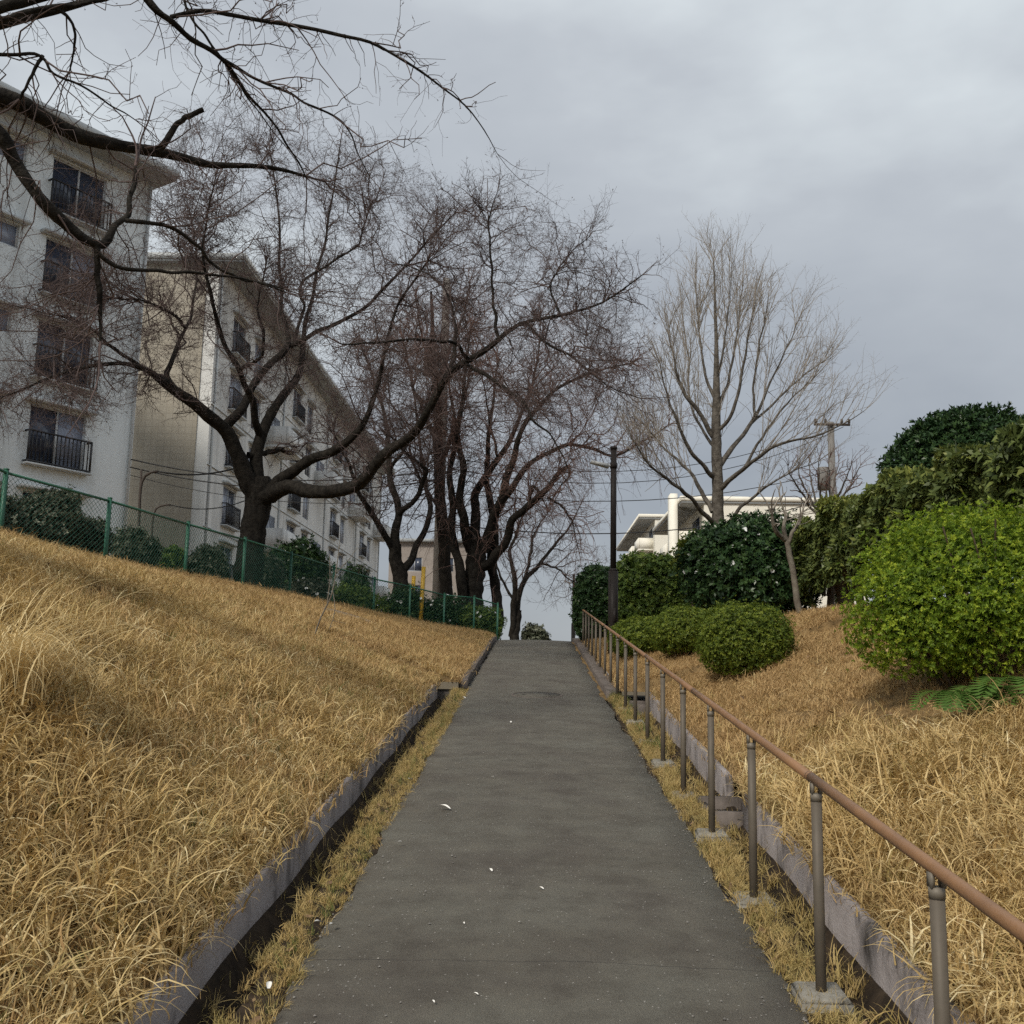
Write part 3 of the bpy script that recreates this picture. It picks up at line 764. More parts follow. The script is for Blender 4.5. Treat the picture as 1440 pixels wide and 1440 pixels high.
def tips(lp, lr, rng, n=3, L=(.7, 1.6), up=.1, grav=0.0, wig=.16):
    e = lp[:, -3:]; r = lr[:, -3:]
    e = np.repeat(e, n, 0); r = np.repeat(r, n, 0)
    d = unit(e[:, -1] - e[:, 0]); N = len(d)
    out = np.empty((N, 7, 3)); out[:, 0] = e[:, -1]; p = e[:, -1]; d = unit(d + rng.normal(size=(N, 3)) * .28 + np.array([0, 0, up]))
    Ls = rng.uniform(*L, N)
    for k in range(1, 7):
        d = unit(d + rng.normal(size=(N, 3)) * wig + np.array([0, 0, grav])); p = p + d * (Ls / 6)[:, None]; out[:, k] = p
    rs_ = np.minimum(r[:, -1] * .95, .03)
    return out, rs_[:, None] + (np.minimum(rs_ * .4, .005) - rs_)[:, None] * np.linspace(0, 1, 7)[None]
def limb_arr(limbs, K=14):
    A = [];
    for l in limbs:
        w_ = []
        for q in l:
            p = P(q[0], q[1], q[2]); w_.append([*p, q[3]])
        A.append(resample(w_, K))
    A = np.array(A); return A[:, :, :3], A[:, :, 3]

def jitter_limbs(Pp, Rr, rng, amt=.5):
    """small kinks so that limbs are not smooth curves"""
    seg = np.linalg.norm(np.diff(Pp, axis=1), axis=2).mean(1)[:, None, None]
    n = rng.normal(size=Pp.shape) * np.minimum(Rr[..., None] * amt + .008, seg * .07); n[:, 0] = 0; n[0] *= .3
    return Pp + n

def inside(px, py, poly):
    n = len(poly); r = np.zeros(len(px), bool); j = n - 1
    for i in range(n):
        xi, yi = poly[i]; xj, yj = poly[j]
        c_ = ((yi > py) != (yj > py)) & (px < (xj - xi) * (py - yi) / (yj - yi + 1e-9) + xi); r ^= c_; j = i
    return r
def fill(poly, ylut, ysd, n, lp, lr, rng, rmax=.12, r0=.0045, rk=.0052, K=7, droop=.0, wave=.10, maxlen=3.2):
    """branches that reach from the nearest limb to points spread through the crown volume"""
    poly = np.array(poly, float); lo, hi = poly.min(0), poly.max(0)
    px = rng.uniform(lo[0], hi[0], n * 4); py = rng.uniform(lo[1], hi[1], n * 4)
    k = inside(px, py, poly); px, py = px[k][:n], py[k][:n]
    Y = np.interp(px, *ylut) + rng.normal(size=len(px)) * ysd
    T_ = np.array([P(a_, b_, c_) for a_, b_, c_ in zip(px, py, Y)])
    L0 = lp.reshape(-1, 3); R0 = lr.reshape(-1); TA = np.gradient(lp, axis=1).reshape(-1, 3); TA = unit(TA)
    ok = R0 < rmax; L0, R0, TA = L0[ok], R0[ok], TA[ok]
    D = np.linalg.norm(T_[:, None] - L0[None], axis=2) * (1 + .25 * rng.random((len(T_), len(L0))))
    # prefer attaching where the branch leaves forwards along the limb
    fw = np.einsum('ijk,jk->ij', unit(T_[:, None] - L0[None]), TA); D = D * (1.35 - .45 * fw)
    b = D.argmin(1); p0 = L0[b]; ln = np.linalg.norm(T_ - p0, axis=1); k = (ln < maxlen) & (ln > .15)
    p0, t0, T_, r_, ln = p0[k], TA[b][k], T_[k], R0[b][k], ln[k]
    m1 = p0 + unit(t0 * .7 + unit(T_ - p0) * .6 + rng.normal(size=p0.shape) * .25) * (ln * .42)[:, None]
    tt = np.linspace(0, 1, K)[None, :, None]
    out = (1 - tt) ** 2 * p0[:, None] + 2 * tt * (1 - tt) * m1[:, None] + tt ** 2 * T_[:, None]
    nz_ = np.cumsum(rng.normal(size=out.shape), 1); nz_ = nz_ - nz_[:, :1] - (nz_[:, -1:] - nz_[:, :1]) * tt; out = out + nz_ * (ln[:, None, None] * wave * .55)
    out[:, :, 2] -= droop * (tt[..., 0] ** 2) * ln[:, None]
    rs_ = np.minimum(r_ * .75, r0 + rk * ln)
    rad = rs_[:, None] + (np.minimum(rs_ * .5, .0042) - rs_)[:, None] * tt[..., 0]
    return out, rad
def finish_tree(name, base, limbs_PR, levels, mats, label, sides=(10, 5, 3), group=None, cat='tree'):
    root = thing(name, tuple(base), label=label, cat=cat, group=group)
    b = np.asarray(base)
    lp, lr = limbs_PR
    # finer rings with an uneven, furrowed outline for the bark
    Kp = lp.shape[1]; f = np.linspace(0, Kp - 1, (Kp - 1) * 3 + 1); i0 = np.minimum(f.astype(int), Kp - 2); fr = (f - i0)[None, :, None]
    pm1 = lp[:, np.maximum(i0 - 1, 0)]; p_0 = lp[:, i0]; p_1 = lp[:, i0 + 1]; p_2 = lp[:, np.minimum(i0 + 2, Kp - 1)]
    lpf = .5 * (2 * p_0 + (p_1 - pm1) * fr + (2 * pm1 - 5 * p_0 + 4 * p_1 - p_2) * fr ** 2 + (3 * p_0 - pm1 - 3 * p_1 + p_2) * fr ** 3)
    lrf = lr[:, i0] * (1 - fr[..., 0]) + lr[:, i0 + 1] * fr[..., 0]
    V, Q = tubes(lpf - b, lrf, sides[0] + 3)
    cen = np.repeat((lpf - b).reshape(-1, 3), sides[0] + 3, 0); o_ = V - cen; X = V + b
    nz_ = .5 * np.sin(9 * X[:, 0] + 5 * X[:, 2]) * np.sin(7 * X[:, 1] - 8 * X[:, 2]) + .6 * np.sin(23 * X[:, 0] - 9 * X[:, 2] + 2) * np.sin(21 * X[:, 1] + 6 * X[:, 2]) + .45 * np.sin(47 * X[:, 0] + 4 * X[:, 2]) * np.sin(43 * X[:, 1] + 13 * X[:, 2])
    V = cen + o_ * (1 + .13 * nz_)[:, None]
    obj('trunk', np_mesh('trunk', V, Q, mats[0], True), root)
    vs, qs, n = [], [], 0
    for i, (p_, r_) in enumerate(levels):
        if not len(p_): continue
        V, Q = tubes(p_ - b, r_, sides[1] if i == 0 else sides[2])
        vs.append(V); qs.append(Q + n); n += len(V)
    obj('crown', np_mesh('crown', np.vstack(vs), np.vstack(qs), mats[1], True), root)
    return root

def cherry(limbs, rng, base, name, label, mats, d=(1.5, 3.2, 6.0), L1=(1.0, 2.6), L2=(.45, 1.1), L3=(.12, .42), up=(.25, .12, .05), grav=(.0, -.01, -.02), spur=6.0, K=14, r=(.035, .011, .0055), sides=(9, 5, 3), wig=(.28, .28, .3), extra=None, tipf=(.3, .6), lscale=1.0, fills=None):
    lp, lr = limb_arr(limbs, K)
    lr[1:] *= lscale + (.9 - lscale) * np.clip(lr[1:] / .2, 0, 1); lr[0] *= .9
    lp = jitter_limbs(lp, lr, rng, .22)
    thin = lr.mean(1) < 9
    a, ar = grow(lp[1:] if len(lp) > 1 else lp, lr[1:] if len(lp) > 1 else lr, d[0], L1, rng, (30, 75), up[0], grav[0], wig[0], 7, .22, r[0], .010)
    tp_, tr_ = tips(lp[1:], lr[1:], rng, 3, (tipf[0] * L1[1], tipf[1] * L1[1]))
    a = np.concatenate([a, tp_]); ar = np.concatenate([ar, tr_]); pl, pr = a, ar
    if fills:
        fp_, fr_ = lp[1:], lr[1:]
        for kw in fills:
            q_, qr = fill(lp=fp_, lr=fr_, rng=rng, **kw); q14 = np.stack([resample(np.concatenate([a1, b1[:, None]], 1), fp_.shape[1]) for a1, b1 in zip(q_, qr)])
            fp_ = np.concatenate([fp_, q14[:, :, :3]]); fr_ = np.concatenate([fr_, q14[:, :, 3]])
            a = np.concatenate([a, q_]); ar = np.concatenate([ar, qr])
        pl, pr = a, ar
    b, br = grow(pl, pr, d[1], L2, rng, (30, 75), up[1], grav[1], wig[1], 5, .12, r[1], .0045)
    c, cr_ = grow(b, br, d[2], L3, rng, (30, 80), up[2], grav[2], .05, 2, .1, r[2], .0028)
    lv = [(a, ar), (b, br), (c, cr_)]
    # twigs straight off the limbs too
    e_, er = grow(lp[1:], lr[1:], d[1] * .9, (.3, 1.0), rng, (50, 90), .15, grav[1], .3, 5, .3, .008, .004)
    f_, fr = grow(e_, er, d[2], L3, rng, (30, 80), up[2], grav[2], .05, 2, .1, r[2], .0028)
    lv += [(e_, er), (f_, fr)]
    if spur > 0:
        s_, sr = grow(c, cr_, spur, (.03, .07), rng, (25, 60), .1, 0, .1, 2, .2, .0048, .0042, rfac=1.6)
        sr = np.maximum(sr, .0042); lv.append((s_, sr))
    if extra is not None: lv += extra(lp, lr, a, ar, b, br)
    print(label[:40], 'tris', sum(len(p_) * (p_.shape[1] - 1) * 6 for p_, _ in lv if len(p_)))
    return finish_tree(name, base, (lp, lr), lv, mats, label, sides)

# --- the big spreading cherry behind the fence
Yt = 20.3
ba = onground(347, Yt)
A = [
 [(347, 862, Yt, .42), (348, 825, Yt, .34), (353, 770, Yt, .30), (361, 715, Yt, .29), (366, 690, Yt, .30), (366, 672, Yt, .22)],
 [(362, 700, Yt, .24), (347, 668, 20.2, .20), (332, 640, 20.0, .17), (317, 610, 19.8, .165), (290, 585, 19.5, .15), (247, 550, 19.0, .125), (222, 530, 18.7, .10), (195, 515, 18.4, .07), (143, 513, 17.8, .05), (67, 533, 17.2, .035), (0, 560, 16.6, .02)],
 [(247, 548, 19.0, .09), (235, 527, 19.2, .075), (246, 492, 19.6, .06), (262, 462, 20.0, .05), (272, 430, 20.4, .04), (276, 380, 20.8, .03), (270, 310, 21.2, .02)],
 [(262, 462, 20.0, .05), (240, 440, 19.4, .04), (205, 425, 18.8, .03), (160, 420, 18.2, .02)],
 [(200, 517, 18.5, .06), (160, 490, 18.0, .045), (125, 460, 17.4, .035), (80, 445, 16.8, .02), (20, 430, 16.2, .012)],
 [(312, 602, 19.8, .13), (330, 588, 20.0, .12), (345, 572, 20.2, .11), (349, 548, 20.4, .105), (363, 527, 20.6, .10), (400, 494, 21.0, .09), (412, 484, 21.1, .08), (398, 440, 21.5, .06), (393, 370, 22.0, .05), (392, 300, 22.4, .035), (380, 220, 22.8, .02)],
 [(408, 487, 21.1, .08), (440, 468, 20.8, .065), (480, 450, 20.4, .055), (520, 425, 20.0, .05), (560, 385, 19.6, .04), (600, 340, 19.2, .03), (640, 300, 18.8, .018)],
 [(414, 482, 21.1, .06), (425, 440, 21.2, .05), (424, 400, 21.3, .045), (455, 375, 21.3, .04), (500, 345, 21.3, .03), (520, 290, 21.3, .02)],
 [(362, 690, Yt, .20), (360, 650, 20.3, .16), (366, 612, 20.4, .145), (378, 590, 20.6, .13), (400, 560, 21.0, .115), (418, 532, 21.4, .10), (424, 500, 21.7, .085), (432, 440, 22.2, .06), (455, 350, 22.8, .045), (470, 260, 23.2, .03), (480, 190, 23.4, .016)],
 [(366, 612, 20.4, .11), (358, 590, 20.1, .10), (354, 560, 19.8, .09), (335, 520, 19.4, .075), (310, 470, 19.0, .06), (298, 420, 18.6, .05), (285, 350, 18.2, .035), (300, 260, 17.8, .02)],
 [(335, 520, 19.4, .06), (365, 505, 19.2, .05), (372, 470, 19.0, .045), (362, 430, 18.8, .03), (375, 370, 18.6, .02)],
 [(378, 700, Yt, .19), (400, 678, 20.0, .15), (427, 655, 19.7, .13), (460, 640, 19.4, .12), (487, 626, 19.2, .105), (510, 600, 19.0, .08), (528, 560, 18.8, .065), (540, 500, 18.5, .05), (560, 430, 18.1, .035), (600, 370, 17.7, .02)],
 [(372, 700, 20.2, .20), (395, 684, 19.9, .17), (420, 689, 19.5, .16), (450, 693, 19.1, .155), (480, 690, 18.8, .15), (508, 678, 18.4, .14), (533, 660, 18.1, .13), (542, 635, 17.9, .12), (560, 622, 17.7, .11), (580, 611, 17.5, .10), (600, 590, 17.2, .095), (613, 560, 17.0, .09), (627, 530, 16.8, .08), (661, 507, 16.5, .07), (702, 477, 16.2, .06), (740, 453, 15.9, .048), (789, 444, 15.6, .035), (860, 421, 15.3, .022), (905, 387, 15.1, .012)],
 [(625, 532, 16.8, .055), (638, 500, 16.9, .05), (640, 450, 17.0, .04), (628, 410, 17.2, .032), (600, 385, 17.4, .025), (560, 370, 17.6, .015)],
 [(702, 477, 16.2, .045), (693, 430, 16.2, .035), (690, 370, 16.1, .028), (688, 310, 16.0, .02), (700, 270, 16.0, .01)],
 [(655, 512, 16.5, .05), (690, 532, 16.2, .045), (725, 555, 15.9, .038), (750, 590, 15.7, .03), (775, 615, 15.5, .02), (800, 660, 15.4, .01)],
 [(661, 507, 16.5, .045), (640, 485, 16.1, .04), (600, 478, 15.7, .033), (540, 480, 15.3, .026), (480, 485, 14.9, .018)],
 [(740, 453, 15.9, .035), (765, 480, 15.6, .03), (810, 505, 15.3, .024), (850, 540, 15.1, .016), (900, 560, 14.9, .01)],
 [(789, 444, 15.6, .028), (775, 400, 15.7, .022), (800, 360, 15.8, .016), (830, 330, 15.9, .009)],
 [(349, 640, 20.2, .09), (375, 637, 20.5, .08), (395, 632, 20.7, .07), (398, 636, 20.8, .05)],
]
rngA = np.random.default_rng(11)
PA = [(-60, 420), (60, 330), (130, 250), (220, 178), (320, 140), (420, 148), (520, 195), (600, 235), (680, 275), (760, 300), (850, 352), (915, 378), (905, 450), (870, 540), (800, 600), (700, 590), (620, 540), (560, 600), (480, 620), (420, 560), (330, 540), (250, 520), (150, 600), (-60, 610)]
YA = ([-60, 150, 350, 450, 600, 720, 900], [16.2, 18.0, 20.5, 20.6, 18.2, 16.4, 15.2])
cherry(A, rngA, ba, 'cherry_tree', 'big spreading bare cherry tree rising just behind the green fence', (MAT['bark'], MAT['twig']),
       d=(2.4, 7.0, 15.0), L1=(.5, 1.7), L2=(.3, 1.05), L3=(.08, .36), spur=.9, r=(.013, .0070, .0052), tipf=(.15, .3), up=(.08, .06, .04), lscale=.62, wig=(.3, .32, .34),
       fills=[dict(poly=PA, ylut=YA, ysd=1.5, n=240, maxlen=4.2, wave=.11, rk=.006), dict(poly=PA, ylut=YA, ysd=1.8, n=950, maxlen=2.8, wave=.13), dict(poly=[(120, 330), (520, 330), (600, 560), (560, 650), (420, 640), (300, 580), (230, 540), (120, 600)], ylut=YA, ysd=1.7, n=260, maxlen=2.4, wave=.13, droop=.12)])

# --- cherry standing out of frame on the near left bank, limbs overhanging
Yo = 6.2
bo = np.array([-7.2, Yo, gz(-7.2, Yo)])
def W(p): # world point -> keep as limb tuple through a fake projection
    return p
limbsO_px = [
 [(-70, 112, 7.0, .085), (0, 137, 7.3, .072), (33, 147, 7.4, .068), (83, 178, 7.6, .062), (133, 197, 7.8, .056), (200, 210, 8.1, .048), (250, 220, 8.3, .042), (293, 233, 8.5, .03), (367, 233, 8.8, .022), (430, 247, 9.1, .012)],
 [(222, 212, 8.1, .03), (236, 196, 8.1, .026), (246, 178, 8.1, .024), (262, 165, 8.1, .023), (287, 154, 8.1, .022)],
 [(-60, 130, 6.6, .06), (0, 188, 6.8, .05), (20, 222, 6.9, .047), (60, 280, 7.0, .044), (100, 325, 7.2, .040), (137, 345, 7.3, .036), (158, 328, 7.4, .028), (177, 306, 7.5, .022), (182, 275, 7.6, .02), (190, 232, 7.7, .012)],
 [(135, 343, 7.3, .026), (137, 385, 7.35, .022), (140, 430, 7.4, .018), (142, 480, 7.45, .010)],
 [(176, 310, 7.5, .02), (210, 315, 7.6, .018), (240, 320, 7.7, .016), (275, 345, 7.9, .014), (318, 384, 8.1, .010), (400, 405, 8.4, .006)],
 [(140, 358, 7.3, .018), (175, 378, 7.4, .015), (230, 382, 7.6, .013), (330, 390, 7.9, .010), (400, 412, 8.1, .006)],
 [(180, -40, 7.4, .035), (207, 0, 7.5, .03), (240, 28, 7.6, .027), (275, 55, 7.8, .022), (310, 82, 8.0, .018), (340, 120, 8.2, .014), (395, 190, 8.6, .010), (432, 250, 8.9, .006)],
 [(240, 24, 7.6, .02), (285, 17, 7.7, .018), (340, 22, 7.9, .017), (400, 35, 8.1, .017), (450, 42, 8.2, .0165), (500, 52, 8.3, .014), (550, 75, 8.4, .0125), (600, 105, 8.5, .0105), (640, 138, 8.6, .008), (672, 168, 8.7, .006), (700, 215, 8.8, .003)],
 [(312, 82, 8.0, .014), (350, 105, 8.1, .012), (400, 128, 8.2, .0115), (440, 150, 8.3, .010), (483, 173, 8.4, .008), (500, 205, 8.5, .006), (520, 250, 8.6, .004)],
 [(-50, 40, 6.9, .03), (0, 28, 7.0, .025), (40, 17, 7.1, .022), (85, 10, 7.2, .02), (150, 0, 7.3, .014), (200, -20, 7.4, .01)],
 [(80, 12, 7.2, .014), (100, 30, 7.3, .012), (105, 60, 7.4, .01), (98, 100, 7.5, .006)],
 [(-40, 75, 7.0, .016), (15, 76, 7.1, .013), (60, 78, 7.2, .012), (68, 98, 7.2, .010), (105, 115, 7.4, .009), (150, 143, 7.6, .007), (190, 170, 7.8, .004)],
 [(60, 78, 7.2, .014), (42, 110, 7.2, .012), (28, 140, 7.25, .010)],
 [(250, -30, 7.9, .012), (268, 25, 8.0, .011), (300, 65, 8.1, .009), (340, 125, 8.3, .007), (400, 205, 8.6, .004)],
]
rngO = np.random.default_rng(23)
lp, lr = limb_arr(limbsO_px, 14)
lp = jitter_limbs(lp, lr, rngO, .15)
# real trunk off to the left carrying those limbs
tops = [resample([[*bo, .26], [*(bo + [.05, .1, 1.0]), .21], [*(bo + [.25, .25, 1.9]), .18], [*(bo + [.9, .45, 2.9]), .13], [*lp[0, 0], lr[0, 0]]], 14),
        resample([[*(bo + [.05, .1, 1.0]), .14], [*(bo + [.6, .1, 1.7]), .11], [*(bo + [1.2, .15, 2.3]), .085], [*lp[2, 0], lr[2, 0]]], 14)]
for idx in (6, 9, 11, 13):
    tops.append(resample([[*(bo + [.25, .25, 1.9]), .09], [*(bo * .55 + lp[idx, 0] * .45 + [0, 0, .9]), .065], [*lp[idx, 0], lr[idx, 0]]], 14))
tp = np.array(tops)
lpA = np.concatenate([tp[:, :, :3], lp]); lrA = np.concatenate([tp[:, :, 3], lr])
vis = np.delete(lp, 1, 0); visr = np.delete(lr, 1, 0)
a, ar = grow(vis, visr, 1.2, (.4, 1.2), rngO, (30, 75), .05, -.03, .22, 7, .12, .009, .0032)
PO = [(-40, -20), (520, -20), (600, 20), (660, 90), (715, 215), (640, 190), (560, 200), (480, 235), (380, 260), (300, 300), (200, 330), (150, 470), (-40, 520)]
q_, qr = fill(PO, ([-40, 300, 700], [7.0, 8.2, 8.8]), .45, 150, vis, visr, rngO, r0=.0026, rk=.0042, droop=.08, wave=.085, maxlen=1.5)
a = np.concatenate([a, q_]); ar = np.concatenate([ar, qr])
tp_, tr_ = tips(vis, visr, rngO, 2, (.4, 1.0), 0, -.03)
a = np.concatenate([a, tp_]); ar = np.concatenate([ar, tr_])
b_, br = grow(a, ar, 4.0, (.2, .7), rngO, (30, 75), .0, -.03, .25, 5, .15, .0045, .0022)
c_, cr2 = grow(b_, br, 5.5, (.08, .24), rngO, (30, 75), .0, -.02, .25, 4, .2, .0028, .0018)
d_, dr = grow(vis, visr, 4.5, (.12, .55), rngO, (55, 95), -.15, -.05, .25, 5, .05, .005, .0026)
e_, er = grow(d_, dr, 2.5, (.08, .2), rngO, (30, 75), .0, -.02, .25, 4, .3, .0032, .0024)
s_, sr = grow(np.concatenate([c_, e_]), np.concatenate([cr2, er]), 4.0, (.015, .03), rngO, (20, 50), .1, 0, .05, 2, .4, .0035, .003, rfac=1.5)
finish_tree('cherry_tree', bo, (lpA, lrA), [(a, ar), (b_, br), (c_, cr2), (d_, dr), (e_, er), (s_, np.maximum(sr, .003))], (MAT['barkg'] if False else MAT['bark'], MAT['twig']),
            'near bare cherry whose branches overhang from the top left corner', (10, 5, 3))

# --- forked tree further along the fence
Yb = 28.5
bb = onground(563, Yb)
B = [
 [(563, 850, Yb, .30), (563, 815, Yb, .24), (556, 785, Yb, .20), (556, 765, Yb, .19)],
 [(556, 770, Yb, .17), (558, 745, Yb, .14), (560, 722, Yb, .125), (554, 690, 28.6, .11), (548, 660, 28.8, .10), (545, 610, 29, .08), (530, 550, 29.3, .05), (510, 490, 29.6, .03)],
 [(553, 775, Yb, .13), (545, 757, 28.3, .11), (533, 740, 28.0, .10), (518, 712, 27.7, .09), (503, 690, 27.4, .07), (490, 650, 27.0, .05), (470, 610, 26.6, .03)],
 [(562, 805, Yb, .16), (575, 797, 28.6, .13), (584, 773, 28.8, .115), (598, 745, 29.1, .10), (604, 715, 29.4, .09), (598, 680, 29.7, .07), (590, 620, 30, .05), (580, 540, 30.3, .03)],
 [(560, 724, Yb, .10), (570, 715, 28.3, .09), (584, 703, 28.1, .08), (595, 678, 27.9, .075), (600, 662, 27.7, .07), (580, 645, 27.4, .05), (550, 615, 27.0, .035)],
 [(548, 660, 28.8, .07), (575, 620, 28.4, .05), (600, 570, 28.0, .035), (620, 500, 27.6, .02)],
]
cherry(B, np.random.default_rng(31), bb, 'cherry_tree', 'slender forked bare tree behind the fence beside the yellow poles', (MAT['bark'], MAT['twig']),
       d=(5.0, 5.0, 12.0), L1=(1.0, 3.0), L2=(.5, 1.5), L3=(.2, .6), spur=0, r=(.02, .0085, .0055), tipf=(.2, .4), lscale=.8)

# --- gnarled weeping cherry at the crest
Yc = 29.5
bc = onground(666, Yc)
Cc = [
 [(666, 868, Yc, .40), (665, 840, Yc, .33), (667, 805, Yc, .32), (670, 780, Yc, .30), (670, 768, Yc, .25)],
 [(700, 880, 29.9, .20), (698, 840, 29.9, .17), (692, 800, 29.8, .155), (697, 760, 29.8, .14), (690, 715, 29.9, .12), (684, 660, 30, .09), (690, 590, 30.2, .06), (700, 510, 30.4, .03)],
 [(652, 868, 29.2, .19), (650, 830, 29.2, .165), (646, 790, 29.2, .15), (636, 750, 29.3, .14), (640, 715, 29.3, .12), (632, 670, 29.4, .10), (640, 610, 29.5, .07), (632, 540, 29.6, .03)],
 [(662, 775, Yc, .17), (652, 735, 29.3, .15), (646, 702, 29.1, .13), (651, 660, 28.9, .11), (643, 610, 28.7, .09), (652, 550, 28.5, .06), (660, 470, 28.3, .03)],
 [(671, 775, Yc, .18), (669, 720, 29.6, .15), (672, 688, 29.7, .13), (692, 660, 29.8, .11), (708, 636, 29.9, .09), (735, 575, 30, .06), (755, 510, 30.1, .035), (760, 450, 30.2, .02)],
 [(678, 775, Yc, .19), (686, 741, 29.3, .165), (703, 705, 29.0, .145), (714, 668, 28.8, .12), (724, 636, 28.6, .10), (738, 600, 28.4, .08), (768, 560, 28.2, .06), (810, 532, 28.0, .04), (885, 510, 27.8, .02)],
 [(703, 707, 29.0, .12), (718, 688, 28.8, .105), (737, 658, 28.5, .09), (756, 642, 28.3, .075), (800, 625, 28.0, .06), (835, 630, 27.8, .05), (862, 641, 27.6, .04), (893, 628, 27.4, .03), (940, 598, 27.2, .018)],
 [(676, 798, Yc, .17), (690, 788, 29.2, .15), (711, 762, 28.9, .135), (722, 732, 28.6, .125), (742, 712, 28.3, .115), (762, 694, 28.1, .10), (778, 675, 28.0, .085), (794, 657, 27.9, .07), (803, 657, 27.9, .05), (801, 670, 27.9, .035), (788, 684, 27.9, .025)],
 [(744, 711, 28.3, .06), (745, 698, 28.3, .06), (749, 684, 28.3, .055), (757, 690, 28.3, .05), (760, 697, 28.3, .04)],
 [(690, 660, 29.8, .06), (700, 645, 29.6, .05), (690, 600, 29.5, .04), (680, 540, 29.4, .02)],
 [(735, 575, 30, .05), (700, 540, 30, .04), (670, 520, 29.8, .03), (620, 500, 29.6, .015)],
 [(770, 700, 28.1, .04), (790, 712, 27.9, .035), (805, 735, 27.8, .02), (812, 770, 27.7, .012)],
]
rngC = np.random.default_rng(41)
PC = [(500, 500), (560, 420), (660, 400), (780, 410), (880, 460), (945, 560), (930, 620), (860, 650), (830, 760), (770, 730), (700, 640), (600, 620), (520, 620)]
def weep(lp, lr, a, ar, b, br):
    up_ = lp[1:]; m_ = np.concatenate([up_[:, 4:]], 0)
    h, hr_ = grow(lp[1:, :, :], lr[1:], 6.5, (.8, 2.6), rngC, (40, 100), .1, -.28, .16, 8, .15, .010, .004, tfall=.2)
    h2, h2r = grow(h, hr_, 2.6, (.3, .9), rngC, (20, 60), -.1, -.3, .15, 5, .2, .006, .0035)
    return [(h, hr_), (h2, h2r)]
rc = cherry(Cc, rngC, bc, 'weeping_cherry_tree', 'gnarled weeping cherry with several thick stems at the crest of the path', (MAT['bark'], MAT['twigred']),
       d=(1.8, 4.6, 10.0), L1=(.8, 2.2), L2=(.4, 1.2), L3=(.15, .5), spur=0,
       fills=[dict(poly=PC, ylut=([500, 900], [29.8, 27.6]), ysd=1.6, n=190, maxlen=4.5), dict(poly=PC, ylut=([500, 900], [29.8, 27.6]), ysd=1.8, n=360, maxlen=3.0)], r=(.02, .0085, .0055), extra=weep, tipf=(.2, .4), lscale=.85)

C2 = [[(630, 872, 31.5, .27), (627, 840, 31.5, .23), (624, 760, 31.5, .205), (619, 690, 31.5, .19), (615, 600, 31.5, .16), (610, 500, 31.5, .10), (606, 410, 31.5, .04)],
 [(618, 660, 31.5, .09), (632, 620, 31.2, .07), (650, 570, 30.9, .05), (665, 500, 30.6, .025)],
 [(616, 620, 31.5, .09), (600, 590, 31.8, .07), (580, 540, 32, .05), (565, 470, 32.2, .025)],
 [(612, 540, 31.5, .07), (630, 500, 31.7, .05), (650, 450, 31.9, .03), (660, 400, 32, .015)],
 [(611, 520, 31.5, .06), (595, 480, 31.3, .04), (585, 420, 31.1, .02)],
 [(622, 720, 31.5, .07), (600, 690, 31.2, .05), (580, 650, 31, .03)]]
cherry(C2, np.random.default_rng(45), onground(628, 31.5), 'bare_tree', 'tall straight trunk standing left of the weeping cherry', (MAT['bark'], MAT['twigred']),
       d=(4.5, 4.6, 10.0), L1=(.9, 2.6), L2=(.5, 1.4), L3=(.2, .6), spur=0, r=(.02, .0085, .0055), tipf=(.2, .4))

# --- tree beyond the crest
Yd = 44.0
bd = onground(722, Yd)
Dd = [
 [(722, 905, Yd, .24), (724, 888, Yd, .22), (727, 868, Yd, .20), (728, 858, Yd, .18)],
 [(719, 895, Yd, .16), (721, 868, 43.8, .14), (723, 846, 43.6, .13), (723, 809, 43.4, .11), (718, 771, 43.2, .08), (730, 740, 43, .06), (745, 700, 42.8, .03)],
 [(727, 862, Yd, .16), (732, 827, 44.2, .14), (748, 805, 44.4, .11), (770, 780, 44.6, .085), (800, 742, 44.8, .05), (815, 712, 45, .02)],
 [(734, 825, 44.2, .09), (745, 790, 44.6, .08), (750, 755, 45, .06), (770, 720, 45.3, .03)],
 [(760, 792, 44.5, .06), (785, 800, 44.2, .05), (800, 815, 44, .035), (820, 822, 43.8, .02)],
 [(723, 846, 43.6, .07), (705, 815, 43.4, .06), (695, 780, 43.2, .04), (690, 750, 43, .02)],
]
cherry(Dd, np.random.default_rng(51), bd, 'bare_tree', 'small bare tree with paired stems beyond the crest left of the path', (MAT['bark'], MAT['twig']),
       d=(2.8, 3.6, 7.0), L1=(1.2, 3.2), L2=(.6, 1.7), L3=(.3, .8), spur=0, r=(.026, .011, .0075), lscale=.8)

